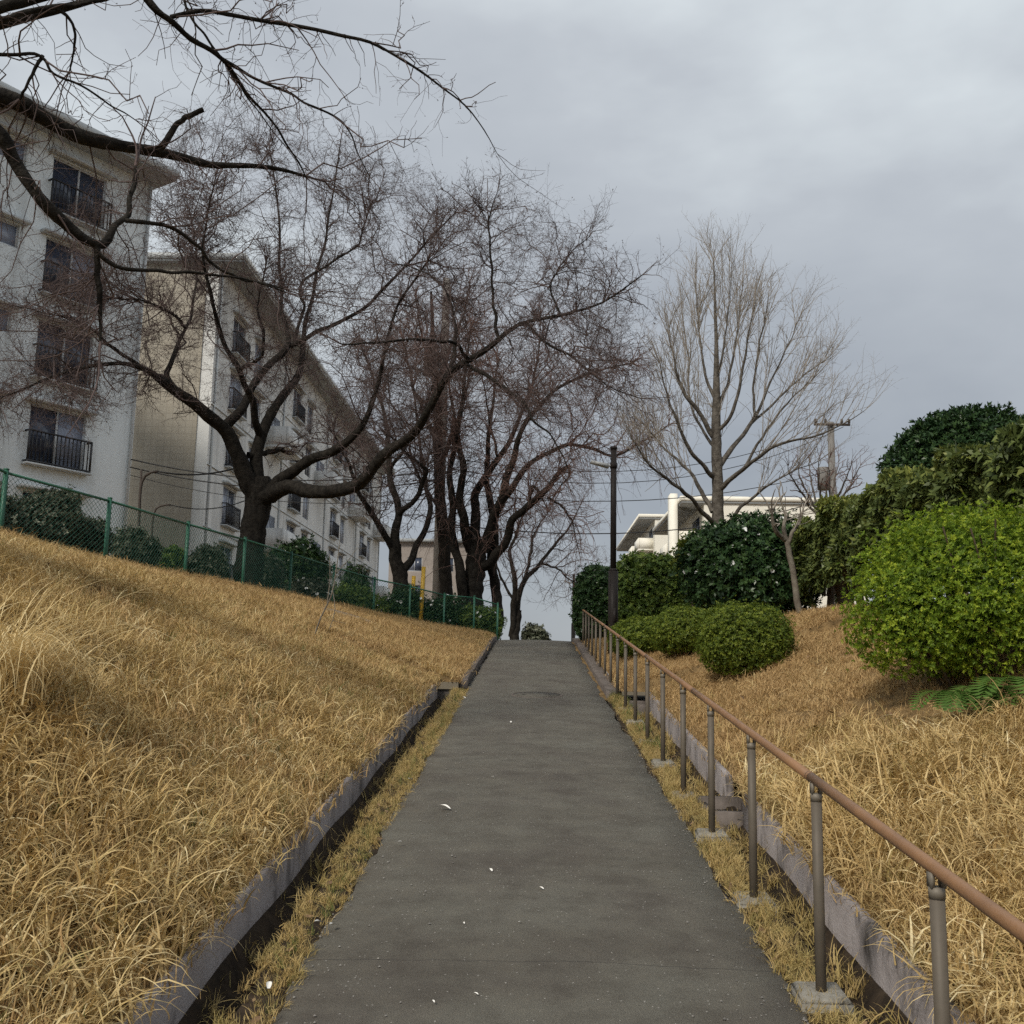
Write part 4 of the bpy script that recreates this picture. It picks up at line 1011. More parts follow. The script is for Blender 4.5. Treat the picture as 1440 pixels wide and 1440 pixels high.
# --- tall upright tree on the right
Ye = 22.0
be = onground(1012, Ye)
E_ = [
 [(1013, 880, Ye, .20), (1012, 850, Ye, .17), (1010, 780, Ye, .155), (1009, 700, Ye, .15), (1007, 627, Ye, .14), (1007, 586, Ye, .125), (1007, 540, Ye, .105), (1007, 480, Ye, .07), (1005, 402, Ye, .04), (1002, 311, Ye, .012)],
 [(1005, 606, Ye, .09), (985, 575, 21.9, .075), (965, 548, 21.8, .065), (946, 525, 21.7, .055), (932, 480, 21.6, .035), (920, 430, 21.5, .02)],
 [(1003, 668, Ye, .085), (985, 650, 21.7, .07), (961, 625, 21.4, .06), (938, 580, 21.1, .045), (918, 530, 20.9, .03), (905, 480, 20.7, .015)],
 [(1000, 720, Ye, .085), (985, 700, 22.2, .07), (967, 668, 22.4, .06), (943, 645, 22.6, .05), (915, 620, 22.8, .035), (885, 590, 23, .02)],
 [(1000, 735, Ye, .08), (976, 714, 21.6, .07), (949, 693, 21.2, .06), (915, 668, 20.8, .045), (884, 647, 20.5, .03), (860, 610, 20.2, .015)],
 [(1011, 650, Ye, .10), (1028, 628, 22.1, .085), (1043, 610, 22.2, .075), (1060, 592, 22.3, .07), (1077, 567, 22.4, .06), (1095, 530, 22.5, .04), (1130, 460, 22.6, .025), (1160, 395, 22.7, .01)],
 [(1077, 567, 22.4, .05), (1073, 520, 22.4, .04), (1085, 450, 22.4, .03), (1100, 370, 22.4, .012)],
 [(1068, 580, 22.4, .05), (1100, 555, 22.6, .04), (1150, 510, 22.8, .03), (1215, 465, 23, .012)],
 [(1012, 690, Ye, .09), (1035, 668, 21.6, .075), (1059, 650, 21.2, .065), (1090, 630, 20.8, .055), (1120, 613, 20.4, .045), (1181, 601, 20, .03), (1230, 582, 19.8, .02), (1275, 558, 19.6, .008)],
 [(1059, 650, 21.2, .05), (1090, 600, 21, .04), (1130, 550, 20.9, .028), (1180, 505, 20.8, .012)],
 [(1010, 590, Ye, .075), (1031, 570, 21.8, .06), (1047, 525, 21.6, .05), (1060, 460, 21.4, .035), (1075, 380, 21.2, .015)],
 [(1008, 560, Ye, .065), (1030, 500, 22.3, .045), (1045, 420, 22.6, .03), (1055, 340, 22.8, .012)],
 [(1007, 545, Ye, .06), (985, 490, 22.2, .045), (975, 420, 22.4, .03), (968, 345, 22.6, .012)],
 [(1013, 750, Ye, .08), (1030, 735, 21.7, .065), (1053, 712, 21.4, .05), (1085, 690, 21.1, .035), (1130, 665, 20.8, .02), (1190, 640, 20.5, .01)],
 [(1006, 510, Ye, .045), (1020, 450, 21.7, .03), (1030, 380, 21.5, .018), (1035, 315, 21.4, .008)],
 [(1004, 620, Ye, .06), (985, 595, 22.5, .05), (960, 545, 22.9, .04), (955, 470, 23.2, .025), (945, 400, 23.4, .01)],
]
E_ = [[(1010 + (a_ - 1010) * .78, b_ if b_ > 690 else 690 + (b_ - 690) * .85, y_, r_) for a_, b_, y_, r_ in l] for l in E_]
rngE = np.random.default_rng(61)
lp, lr = limb_arr(E_, 14); lr[1:] *= .66; lr[0] *= .82; lp = jitter_limbs(lp, lr, rngE, .08)
a, ar = grow(lp[1:], lr[1:], 4.8, (.8, 2.6), rngE, (14, 40), .6, .035, .06, 7, .25, .010, .0045, tfall=.55)
a0, a0r = grow(lp[:1], lr[:1], 4.0, (.7, 2.0), rngE, (22, 45), .5, .03, .06, 7, .45, .010, .0045, tfall=.5)
tp_, tr_ = tips(lp, lr, rngE, 3, (.4, .9), .25, .02, .05)
a = np.concatenate([a, a0, tp_]); ar = np.concatenate([ar, a0r, tr_])
b_, br = grow(a, ar, 4.0, (.35, 1.3), rngE, (18, 45), .25, .0, .08, 5, .15, .0055, .0035, tfall=.4)
c_, cr2 = grow(b_, br, 6.5, (.10, .40), rngE, (30, 65), .05, 0, .05, 2, .15, .0045, .003)
d_, dr = grow(lp, lr, 3.0, (.3, .9), rngE, (50, 90), .1, 0, .15, 5, .3, .008, .004)
print('E tris', sum(len(q) * (q.shape[1] - 1) * 6 for q in (a, b_, c_, d_)))
finish_tree('bare_tree', be, (lp, lr), [(a, ar), (b_, br), (c_, cr2), (d_, dr)], (MAT['barkg'], MAT['twigg']), 'tall upright bare tree with fine rising branches on the right', (9, 5, 3))

# --- small pale pruned tree and reddish young tree at right
Yf = 15.6
F_ = [[(1127, 870, Yf, .06), (1122, 850, Yf, .055), (1117, 815, Yf, .05), (1110, 778, Yf, .05), (1104, 755, Yf, .045)],
      [(1105, 760, Yf, .04), (1096, 752, 15.5, .035), (1089, 742, 15.4, .03), (1085, 722, 15.3, .02)],
      [(1106, 760, Yf, .035), (1102, 742, 15.6, .03), (1104, 725, 15.7, .02), (1098, 705, 15.7, .012)],
      [(1108, 765, Yf, .035), (1115, 748, 15.6, .03), (1124, 735, 15.7, .022), (1130, 715, 15.8, .012)]]
bf = onground(1123, Yf)
cherry(F_, np.random.default_rng(71), bf, 'pruned_tree', 'slim pale trunked pruned tree in front of the dark camellia', (MAT['palebark'], MAT['twigg']),
       d=(4, 3, 3), L1=(.3, .8), L2=(.15, .4), L3=(.08, .2), spur=0, r=(.012, .006, .004), up=(.3, .1, .05))
Yg = 27.0
G_ = [[(1162, 800, Yg, .09), (1160, 750, Yg, .08), (1158, 725, Yg, .07), (1155, 700, Yg, .05)]]
for k, dx in enumerate((-52, -38, -22, -8, 6, 20, 38, 50)):
    G_.append([(1158, 735 - k % 3 * 6, Yg, .045), (1158 + dx * .45, 705, Yg + (k % 3 - 1) * .4, .03), (1158 + dx * .85, 672, Yg + (k % 3 - 1) * .8, .018), (1160 + dx, 640 + abs(dx) * .3, Yg + (k % 3 - 1), .008)])
cherry(G_, np.random.default_rng(81), onground(1160, Yg), 'young_bare_tree', 'young reddish bare tree in front of the distant utility pole', (MAT['barkg'], MAT['twigred']),
       d=(3.2, 2.6, 3), L1=(.4, 1.1), L2=(.2, .6), L3=(.12, .3), spur=0, r=(.015, .008, .007), up=(.5, .2, .1))

# ------------------------------------------------------------------ foliage
def leaf_mesh(name, p, d, n, ln, wd, mat, rnd, curl=.15, flat=False):
    """p,d,n (N,3) base, direction, normal; ln,wd (N,)"""
    b = np.cross(d, n)
    ln = ln[:, None]; wd = wd[:, None]
    v0 = p; vc = p + d * ln * .5 - n * wd * .10; vl = p + d * ln * .52 + b * wd * .5 + n * wd * .08; vr = p + d * ln * .52 - b * wd * .5 + n * wd * .08
    vt = p + d * ln - n * ln * curl
    if flat:
        V = np.stack([v0, vl, vt, vr], 1).reshape(-1, 3); Q = np.arange(len(p) * 4).reshape(-1, 4)
        me = np_mesh(name, V, Q, mat)
        at = me.attributes.new('rnd', 'FLOAT', 'POINT'); at.data.foreach_set('value', np.repeat(rnd, 4).astype(np.float32))
        return me
    V = np.stack([v0, vl, vt, vr, vc], 1).reshape(-1, 3)
    i = np.arange(len(p))[:, None] * 5
    Q = np.concatenate([i + np.array([[0, 4, 2, 1]]), i + np.array([[0, 3, 2, 4]])], 1).reshape(-1, 4)
    me = np_mesh(name, V, Q, mat)
    at = me.attributes.new('rnd', 'FLOAT', 'POINT'); at.data.foreach_set('value', np.repeat(rnd, 5).astype(np.float32))
    return me
def rosettes(p, n, k, ln, wd, rng, tilt=(40, 80), jit=.35):
    """k leaves around each shoot"""
    N = len(p)
    n = unit(n + rng.normal(size=(N, 3)) * jit)
    r = rng.normal(size=(N, 3)); t1 = unit(np.cross(n, r)); t2 = np.cross(n, t1)
    ph = rng.uniform(0, 6.28, (N, 1)) + np.arange(k)[None] * (6.283 / k) + rng.normal(size=(N, k)) * .25
    al = np.radians(rng.uniform(*tilt, (N, k)))
    rad = t1[:, None] * np.cos(ph)[..., None] + t2[:, None] * np.sin(ph)[..., None]
    d = n[:, None] * np.cos(al)[..., None] + rad * np.sin(al)[..., None]
    nr = n[:, None] * np.sin(al)[..., None] - rad * np.cos(al)[..., None]
    pp = np.repeat(p[:, None], k, 1)
    sc_ = rng.uniform(.65, 1.15, (N, k))
    base = rng.random(N)
    rnd = np.clip(.75 * np.repeat(base[:, None], k, 1) + .25 * rng.random((N, k)), 0, 1)
    f = lambda a: a.reshape(-1, 3)
    return f(pp), unit(f(d)), unit(f(nr)), (ln * sc_).ravel(), (wd * sc_).ravel(), rnd.ravel()
def lump(d, seed, amp):
    a = seed * 1.7
    return 1 + amp * (np.sin(3.1 * d[:, 0] + 2.2 * d[:, 1] + a) * np.sin(2.7 * d[:, 2] - 1.9 * d[:, 1] + 2 * a) + .6 * np.sin(6.3 * d[:, 0] - 5.1 * d[:, 2] + a) * np.sin(5.7 * d[:, 1] + 3.3 * d[:, 2]) + .35 * np.sin(13 * d[:, 0] + 11 * d[:, 1] + a) * np.sin(12 * d[:, 2] + a))
def blob(rad, n, rng, seed=1, amp=.08, depth=.22, zmin=-.75, power=1.0):
    d = unit(rng.normal(size=(int(n * 1.6), 3))); d = d[d[:, 2] > zmin][:n]
    if power != 1.0:
        q = np.sign(d) * np.abs(d) ** power; e = d
        sc_ = 1 / np.maximum((np.abs(d) ** (2 / power)).sum(1), 1e-6) ** (power / 2)
        d2 = d * sc_[:, None]
    else: d2 = d
    hl = np.sin(17 * d[:, 0] + 3 * seed) * np.sin(19 * d[:, 1] + seed) * np.sin(15 * d[:, 2] + 2 * seed)
    r = (lump(d, seed, amp) + amp * .9 * hl + amp * .35 * rng.normal(size=len(d))) * (1 - depth * rng.random(len(d)) ** 2.2)
    p = d2 * r[:, None] * np.asarray(rad)
    nn = unit(d / np.asarray(rad))
    return p, nn
def stems(base_pts, tips, rng, r=.012, K=5):
    out = np.empty((len(base_pts), K, 3))
    for k in range(K):
        t = k / (K - 1); out[:, k] = base_pts * (1 - t) + tips * t + rng.normal(size=base_pts.shape) * .03 * math.sin(math.pi * t)
        out[:, k, 2] += .08 * math.sin(math.pi * t)
    return tubes(out, np.full((len(base_pts), K), r) * np.linspace(1, .5, K)[None], 5)
def bush(name, label, cat, c, rad, n, leaf, mat, rng, k=5, amp=.08, depth=.25, zmin=-.8, power=1.0, tilt=(40, 80), nst=14, stem_r=.012, group=None, ground=None, part='foliage', flowers=0, seed=1, jit=.35, trunk_spread=.35, flat=True, lobes=None, shoots=.06):
    """c centre of the leaf mass (world); root stands on the ground below"""
    c = np.asarray(c, float); rad = np.asarray(rad, float)
    g = np.array([c[0], c[1], gz(c[0], c[1]) if ground is None else ground])
    t = thing(name, tuple(g), label=label, cat=cat, group=group)
    if lobes is None: p, nn = blob(rad, n, rng, seed, amp, depth, zmin, power)
    else:
        ps, ns = [], []
        vol = np.array([l[3] * l[4] + l[3] * l[5] + l[4] * l[5] for l in lobes]); vol = vol / vol.sum()
        for li, l in enumerate(lobes):
            q_, m_ = blob(l[3:], int(n * vol[li] * 1.5), rng, seed + li, amp, depth, -.9, power); q_ = q_ + np.array(l[:3]); kk = np.ones(len(q_), bool)
            for lj, o_ in enumerate(lobes):
                if lj != li: kk &= (((q_ - np.array(o_[:3])) / np.array(o_[3:])) ** 2).sum(1) > .68
            kk &= q_[:, 2] > zmin * rad[2]
            ps.append(q_[kk]); ns.append(m_[kk])
        p = np.concatenate(ps); nn = np.concatenate(ns)
    sh = rng.random(len(p)) < shoots
    p[sh] += unit(nn[sh] + np.array([0, 0, .8])) * (rng.uniform(.03, .16, (sh.sum(), 1)) * min(1.0, rad.min() * 1.6))
    p = p + (c - g)
    # keep the leaves above the slope
    wx = p[:, 0] + g[0]; wy = p[:, 1] + g[1]
    gg = np.where(wx > 1.1, zr(wx, wy), np.where(wx < -1, zl(wx, wy), zp(wy))) - g[2]
    keep = p[:, 2] > gg + .03; p = p[keep]; nn = nn[keep]
    nn = unit(nn + np.array([0, 0, .35]))
    P5 = rosettes(p, nn, k, leaf[0], leaf[1], rng, tilt, jit)
    qc = rng.choice(len(p), len(p) // 7, replace=False); cc_ = (c - g) + np.array([0, 0, .1 * rad[2]])
    pc = cc_ + (p[qc] - cc_) * rng.uniform(.6, .8, (len(qc), 1))
    P6 = rosettes(pc, nn[qc], k, leaf[0] * 2.1, leaf[1] * 2.6, rng, tilt, jit)
    P5 = [np.concatenate([a6, b6]) for a6, b6 in zip(P5, P6[:5] + (P6[5] * .35,))]
    obj(part, leaf_mesh(part, *P5[:5], mat, P5[5], flat=flat), t)
    bp = np.zeros((nst, 3)); an = rng.uniform(0, 6.28, nst); rr = rng.random(nst) * trunk_spread
    bp[:, 0] = np.cos(an) * rr * rad[0]; bp[:, 1] = np.sin(an) * rr * rad[1]; bp[:, 2] = -.05
    wx = bp[:, 0] + g[0]; wy = bp[:, 1] + g[1]; bp[:, 2] += np.where(wx > 1.1, zr(wx, wy), np.where(wx < -1, zl(wx, wy), zp(wy))) - g[2]
    tp_ = (c - g) + np.stack([np.cos(an) * rad[0] * .7, np.sin(an) * rad[1] * .7, rng.uniform(-.2, .75, nst) * rad[2]], -1)
    V, Q = stems(bp, tp_, rng, stem_r)
    obj('stems', np_mesh('stems', V, Q, MAT['stem'], True), t)
    if flowers:
        fp_, fn = blob(rad * 1.0, flowers, rng, seed, amp, .03, -.2, power); fp_ = fp_ + (c - g)
        for q in range(len(fp_)):
            R5 = rosettes(fp_[q:q + 1], fn[q:q + 1], 6, .055, .05, rng, (35, 70), .2)
            obj('flower', leaf_mesh('flower', *R5[:5], MAT['flower'], R5[5]), t)
    return t

rs = np.random.default_rng(101)
# right bank
c = P(1392, 846, 8.3)
bush('azalea_bush', 'large bright green rounded azalea on the right bank at the frame edge', 'bush', c, (1.10, 1.0, .80), 21000, (.030, .011), MAT['azalea'], rs, 7, .10, .42, -.88, tilt=(25, 80), nst=30, stem_r=.014, seed=2, jit=.5,
     lobes=[(.02, 0, .05, .95, .85, .72), (-.66, -.12, -.16, .52, .55, .48), (.0, -.45, -.12, .62, .5, .52), (.75, .1, .16, .7, .7, .66), (-.2, .25, .22, .6, .55, .5), (.45, -.5, -.2, .5, .42, .45)])
c = P(1048, 901, 12.4)
bush('azalea_bush', 'round clipped azalea standing alone on the dry slope beyond the handrail', 'bush', c, (.56, .55, .43), 8500, (.030, .012), MAT['azalea2'], rs, 5, .06, .25, -.85, tilt=(35, 80), nst=26, stem_r=.008, seed=3, power=.85)
c = P(966, 888, 15.2)
bush('azalea_bush', 'low clipped azalea just left of the round one', 'bush', c, (.50, .62, .34), 5500, (.032, .013), MAT['azalea2'], rs, 5, .06, .25, -.85, nst=18, stem_r=.008, seed=4, power=.8)
c = P(908, 898, 17.2)
bush('azalea_bush', 'low clipped azalea next to the street lamp base', 'bush', c, (.58, .9, .33), 6500, (.034, .014), MAT['azalea2'], rs, 5, .06, .25, -.85, nst=18, stem_r=.008, seed=5, power=.8)
c = P(1058, 803, 17.6)
bush('camellia_bush', 'dark glossy camellia bush dotted with white flowers', 'bush', c, (1.10, .85, .88), 7500, (.085, .042), MAT['camellia'], rs, 5, .10, .35, -.85, nst=16, stem_r=.02, seed=6, flowers=26, jit=.6, power=.85)
c = P(990, 785, 19.0)
bush('lime_shrub', 'small yellow green shrub between the hedge and the camellia', 'bush', c, (.50, .45, .52), 1700, (.07, .032), MAT['lime'], rs, 5, .16, .5, -.7, nst=14, stem_r=.014, seed=7, jit=.7)
c = P(925, 846, 21.5)
bush('clipped_hedge', 'square clipped green hedge right of the street lamp', 'hedge', c, (.92, .9, .92), 9500, (.075, .034), MAT['hedge'], rs, 5, .05, .3, -.98, nst=12, stem_r=.02, seed=8, power=.55, jit=.6)
c = P(846, 852, 24.0)
bush('clipped_hedge', 'dark clipped hedge left of the street lamp near the crest', 'hedge', c, (.62, .9, .86), 6000, (.075, .034), MAT['camellia'], rs, 5, .05, .3, -.98, nst=12, stem_r=.02, seed=9, power=.65, jit=.6)
c = P(1362, 668, 20.0)
bush('evergreen_tree', 'dark domed evergreen tree rising behind the tall hedge', 'tree', c, (1.55, 1.4, 1.25), 7500, (.115, .045), MAT['camellia'], rs, 5, .06, .3, -.8, nst=10, stem_r=.05, seed=10, tilt=(15, 60), part='crown')
# tall ragged laurel hedge along the top of the right bank
def laurel():
    ys_ = np.linspace(17.2, 5.2, 40)
    g = np.array([4.75, 11.0, gz(4.75, 11.0)])
    t = thing('laurel_hedge', tuple(g), label='tall ragged broad-leaved hedge slanting along the top of the right bank', cat='hedge')
    n = 15000
    y = rs.uniform(5.0, 17.3, n); top = np.interp(y, [5, 9.5, 13, 17], [3.62, 3.80, 4.0, 4.06]) + .10 * np.sin(3.1 * y) + .06 * np.sin(7.7 * y) - .12 * np.clip(y - 16, 0, 2)
    bot = np.interp(y, [5, 9, 13, 15.5, 17.3], [2.4, 2.75, 2.95, 3.12, 2.9]) + .15 * np.sin(5.3 * y + 1) + .1 * np.sin(11 * y)
    u = rs.random(n); face = rs.random(n)
    x = np.empty(n); z = np.empty(n); nn = np.zeros((n, 3))
    wv = .42 + .06 * np.sin(4.3 * y)
    A_ = face < .55; B_ = (face >= .55) & (face < .8); C_ = face >= .8
    z[A_] = bot[A_] + (top - bot)[A_] * u[A_]; x[A_] = 4.75 - wv[A_] * (1 - .35 * rs.random(A_.sum()) ** 2) + .09 * np.sin(6 * z[A_] + 5 * y[A_]); nn[A_] = (-1, -.2, .5)
    z[B_] = top[B_] - .12 * rs.random(B_.sum()) ** 2; x[B_] = 4.75 + (u[B_] * 2 - 1) * wv[B_]; nn[B_] = (-.2, -.1, 1)
    z[C_] = bot[C_] + (top - bot)[C_] * u[C_]; x[C_] = 4.75 + wv[C_] * (1 - .5 * rs.random(C_.sum())); nn[C_] = (1, 0, .4)
    keep = np.sin(9 * y + 4 * z) * np.sin(7 * z - 3 * y) > -.72
    p = np.stack([x, y, z], -1)[keep] - g; nn = unit(nn[keep])
    R5 = rosettes(p, nn, 5, .105, .042, rs, (35, 90), .7)
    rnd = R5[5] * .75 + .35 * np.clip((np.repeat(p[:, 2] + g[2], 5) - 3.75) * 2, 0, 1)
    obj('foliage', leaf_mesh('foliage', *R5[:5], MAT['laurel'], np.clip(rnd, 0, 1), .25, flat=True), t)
    # branches inside and the bare trunks beneath
    for yy in (5.6, 6.7, 7.6, 8.8, 9.7, 10.6, 11.5, 12.5, 13.4, 14.2, 14.9, 15.4, 15.7, 16.2, 16.9):
        x0 = 4.75 + rs.normal() * .08; g0 = gz(x0, yy)
        pts = resample([[x0, yy, g0 - .05, .065], [x0 + rs.normal() * .05, yy + rs.normal() * .06, g0 + .5, .055], [x0 + rs.normal() * .1, yy + rs.normal() * .12, g0 + .95, .045], [x0 + rs.normal() * .15, yy + rs.normal() * .2, 3.6, .02]], 8)
        V, Q = tubes((pts[:, :3] - g)[None], pts[None, :, 3], 7)
        obj('trunk', np_mesh('trunk', V, Q, MAT['stem'], True), t)
    b0 = np.stack([np.full(60, 4.75), rs.uniform(5.2, 17, 60), np.full(60, 2.9)], -1) - g
    V, Q = stems(b0, b0 + rs.normal(size=(60, 3)) * (.2, .35, .15) + (0, 0, .8), rs, .014)
    obj('branches', np_mesh('branches', V, Q, MAT['stem'], True), t)
laurel()

# left terrace behind the fence
gb = 'grey green bushes behind the fence'
def lbush(px0, px1, py0, py1, Y, mat, label, n=2600, leaf=(.06, .028), name='leafy_bush', amp=.14, flowers=0, power=.9, ground=None, jit=.7, seed=1, depth=.45, nst=16):
    c = P((px0 + px1) / 2, (py0 + py1) / 2, Y); rx = (px1 - px0) / 2880 * Y; rz_ = (py1 - py0) / 2880 * Y
    return bush(name, label, 'bush', c, (rx, max(rx * .8, .4), rz_), n, leaf, mat, rs, 5, amp, depth, -.9, power, nst=nst, stem_r=.012, seed=seed, flowers=flowers, jit=jit)
lbush(-70, 30, 690, 790, 14.6, MAT['grbush'], 'grey green bush behind the fence at the left frame edge', seed=21)
lbush(22, 112, 690, 785, 15.6, MAT['grbush'], 'bushiest grey green shrub behind the second fence bay', 3400, seed=22)
lbush(105, 152, 728, 795, 16.4, MAT['grbush'], 'loose grey green shrub just left of a fence post', 1300, seed=23)
lbush(158, 222, 745, 810, 17.6, MAT['grbush'], 'spreading grey green shrub under the bent service pipes', 1800, seed=24)
lbush(225, 262, 770, 822, 19.0, MAT['hedge'], 'little dark green shrub in front of the tan tiled wall', 1000, seed=25)
lbush(264, 318, 770, 832, 19.4, MAT['grbush'], 'pale leaved shrub left of the big cherry trunk', 1700, seed=26)
lbush(362, 398, 785, 845, 21.6, MAT['grbush'], 'pale leaved shrub right of the big cherry trunk', 1200, seed=27)
lbush(376, 458, 762, 860, 24.6, MAT['camellia'], 'dark dense evergreen bush in front of the white balconies', 4200, (.075, .036), seed=28)
lbush(400, 470, 815, 872, 23.6, MAT['grbush'], 'low bush speckled with pale flowers behind the fence', 1800, seed=29, flowers=18)
c = P(500, 825, 26.8)
bush('conical_shrub', 'small conical evergreen shrub behind the fence', 'bush', c, (.42, .42, .62), 1800, (.05, .016), MAT['camellia'], rs, 5, .2, .4, -.9, nst=6, stem_r=.02, seed=30, jit=.4)
lbush(450, 540, 826, 888, 26.4, MAT['hedge'], 'dark hedge bush along the fence below the conical shrub', 2800, seed=31)
lbush(535, 600, 828, 892, 27.2, MAT['camellia'], 'dark bush around the foot of the yellow poles', 2400, seed=32, flowers=10)
lbush(590, 655, 840, 900, 27.4, MAT['camellia'], 'dark bush with white flowers at the fence corner', 2600, seed=33, flowers=22)
lbush(645, 708, 852, 905, 27.3, MAT['hedge'], 'dark bush filling the last fence bay by the crest', 2400, seed=34, flowers=12)
lbush(734, 772, 880, 930, 50, MAT['grbush'], 'grey green bush showing over the crest of the path', 1600, (.12, .06), seed=35)

# ------------------------------------------------------------------ street lamps, poles, cables
def lamp(px, ytop, Y, label):
    g = onground(px, Y); top = P(px, ytop, Y)[2] - g[2]
    t = thing('street_lamp', tuple(g), label=label, cat='street lamp', group='street lamps along the path')
    m = MB(); m.tube([(0, 0, -.1), (0, 0, top * .40)], .092, 16); m.tube([(0, 0, top * .40), (0, 0, top * .40 + .05)], [.092, .06], 16); m.build('lower_pole', MAT['lamp'], t, True)
    m = MB(); m.tube([(0, 0, top * .40 + .03), (0, 0, top)], .056, 14); m.build('upper_pole', MAT['lamp'], t, True)
    m = MB(); m.tube([(0, 0, top), (0, 0, top + .05)], .068, 14); m.tube([(0, 0, top - .36), (0, 0, top - .26)], .07, 14); m.build('collar', MAT['lamp'], t, True)
    m = MB(); m.tube([(0, 0, top - .32), (-.12, -.02, top - .31)], .022, 8); m.build('arm', MAT['lamphead'], t, True)
    m = MB(); m.hexa([(-.44, -.10, top - .27), (-.10, -.09, top - .36), (-.10, .07, top - .36), (-.44, .06, top - .27), (-.42, -.09, top - .23), (-.10, -.08, top - .29), (-.10, .06, top - .29), (-.42, .05, top - .23)]); m.build('lamp_head', MAT['lamphead'], t)
    m = MB(); m.box((-.01, -.097, .55), (.05, -.088, .85)); m.build('hatch', MAT['lamp'], t)
    return t
lamp(862, 632, float(H(862, 921)[1]), 'dark brown street lamp standing behind the handrail')
lamp(806, 810, 47.0, 'distant street lamp beyond the end of the handrail')

def wood_pole(px, ytop, Y, r, label, arms):
    g = onground(px, Y); top = P(px, ytop, Y)[2] - g[2]
    t = thing('utility_pole', tuple(g), label=label, cat='utility pole')
    m = MB(); m.tube([(0, 0, -.3), (0, 0, top * .5), (0, 0, top)], [r, r * .88, r * .75], 14); m.build('pole', MAT['pole'], t, True)
    for k, (dz, w_) in enumerate(arms):
        m = MB(); m.box((-w_, -.05 - r, top - dz - .05), (w_, .03 - r, top - dz + .05)); a_ = m.build('crossarm', MAT['pipe'], t)
        for q in (-.9, -.35, .55, .95):
            m = MB(); m.tube([(q * w_, -r, top - dz + .05), (q * w_, -r, top - dz + .12), (q * w_, -r, top - dz + .26)], [.03, .07, .045], 8); m.build('insulator', MAT['iron'], a_)
    m = MB(); m.tube([(-.42, -.1, top * .80 - 1.0), (-.42, -.1, top * .80)], .26, 14); m.build('transformer', MAT['pole'], t, True)
    return t, g, top
up1, g1, top1 = wood_pole(613, 392, 33.0, .17, 'tall concrete utility pole among the trees at the crest', [])
up2, g2, top2 = wood_pole(1177, 594, 45.0, .19, 'distant concrete utility pole with transformer above the right hedge', [(.15, .8)])
def cable(p0, p1, sag, label, r=.012, n=14):
    t_ = np.linspace(0, 1, n)[:, None]; p0 = np.asarray(p0); p1 = np.asarray(p1)
    pts = p0 + (p1 - p0) * t_; pts[:, 2] -= (4 * sag * t_ * (1 - t_))[:, 0]
    o = pts[0].copy(); m = MB(); m.tube(pts - o, r, 5)
    return m.build('power_cable', MAT['wire'], None, True, loc=tuple(o), label=label, cat='cable', group='overhead cables')
pt = lambda f: g1 + np.array([0, -.2, top1 * f])
cable(P(184, 646, 33.0), P(612, 662, 33), .5, 'upper of the black cables crossing the tan tiled wall', .022)
cable(P(183, 657, 33.0), P(612, 676, 33), .5, 'second black cable from the top across the tan tiled wall', .022)
cable(P(183, 668, 33.0), P(612, 700, 33), .5, 'thin cable below the two thick ones on the tan wall', .012)
q2 = lambda dz: g2 + np.array([0, -.2, top2 - dz])
cable(P(613, 640, 33), q2(.2), 1.2, 'highest overhead cable between the two utility poles', .014)
cable(P(613, 655, 33), q2(.25) + (.5, 0, 0), 1.4, 'overhead cable just beneath the highest one', .014)
cable(P(613, 690, 33), q2(2.2), .8, 'middle overhead cable passing the street lamp', .016)
cable(P(613, 735, 33), q2(3.4), .9, 'lowest overhead cable passing behind the street lamp', .02)
# service poles with bent conduits by the tan wall
def service(pts, r, label, cab_to):
    b0 = np.asarray(P(*pts[0])); b0[2] = gz(b0[0], b0[1])
    t = thing('service_pipe', tuple(b0), label=label, cat='pipe')
    w_ = [b0] + [P(*q) for q in pts[1:]]
    m = MB(); sm = resample(np.array([[*q, r] for q in w_]), 20); m.tube(sm[:, :3] - b0, r, 7); m.build('conduit', MAT['pipe'], t, True)
    e_ = w_[-1]; c2 = P(*cab_to); tt = np.linspace(0, 1, 10)[:, None]; cc = e_ + (c2 - e_) * tt; cc[:, 2] -= (.5 * tt * (1 - tt))[:, 0]
    m = MB(); m.tube(cc - b0, r * .6, 5); m.build('cable', MAT['wire'], t, True)
    return t
service([(195, 800, 19.5), (196, 720, 19.5), (199, 680, 19.5), (208, 666, 19.5), (222, 663, 19.5)], .028, 'tall bent rusty service pipe in front of the tan wall', (345, 654, 20.2))
service([(212, 800, 19.7), (214, 745, 19.7), (218, 718, 19.7), (228, 711, 19.7), (240, 710, 19.7)], .018, 'short bent service pipe right of the taller one', (345, 704, 20.2))
m = MB(); b0 = P(192, 800, 19.5); b0[2] = gz(b0[0], b0[1]); m.tube([(0, 0, -.1), P(199, 660, 19.5) - b0], .022, 8); m.build('service_pole', MAT['pipe'], None, True, loc=tuple(b0), label='thin straight iron pole carrying the service cable', cat='pole')

def ypole(px0, py0, px1, py1, Y, label):
    a_ = P(px0, py0, Y); b_ = P(px1, py1, Y); a_[2] = gz(a_[0], a_[1])
    m = MB(); m.tube([(0, 0, -.05), (b_ - a_)], .055, 10); return m.build('guy_wire_guard', MAT['yellow'], None, True, loc=tuple(a_), label=label, cat='pole', group='yellow guy guards')
ypole(591, 880, 596, 797, 26.9, 'taller leaning yellow guard tube behind the fence')
ypole(578, 878, 582, 810, 27.2, 'shorter yellow guard tube left of the taller one')

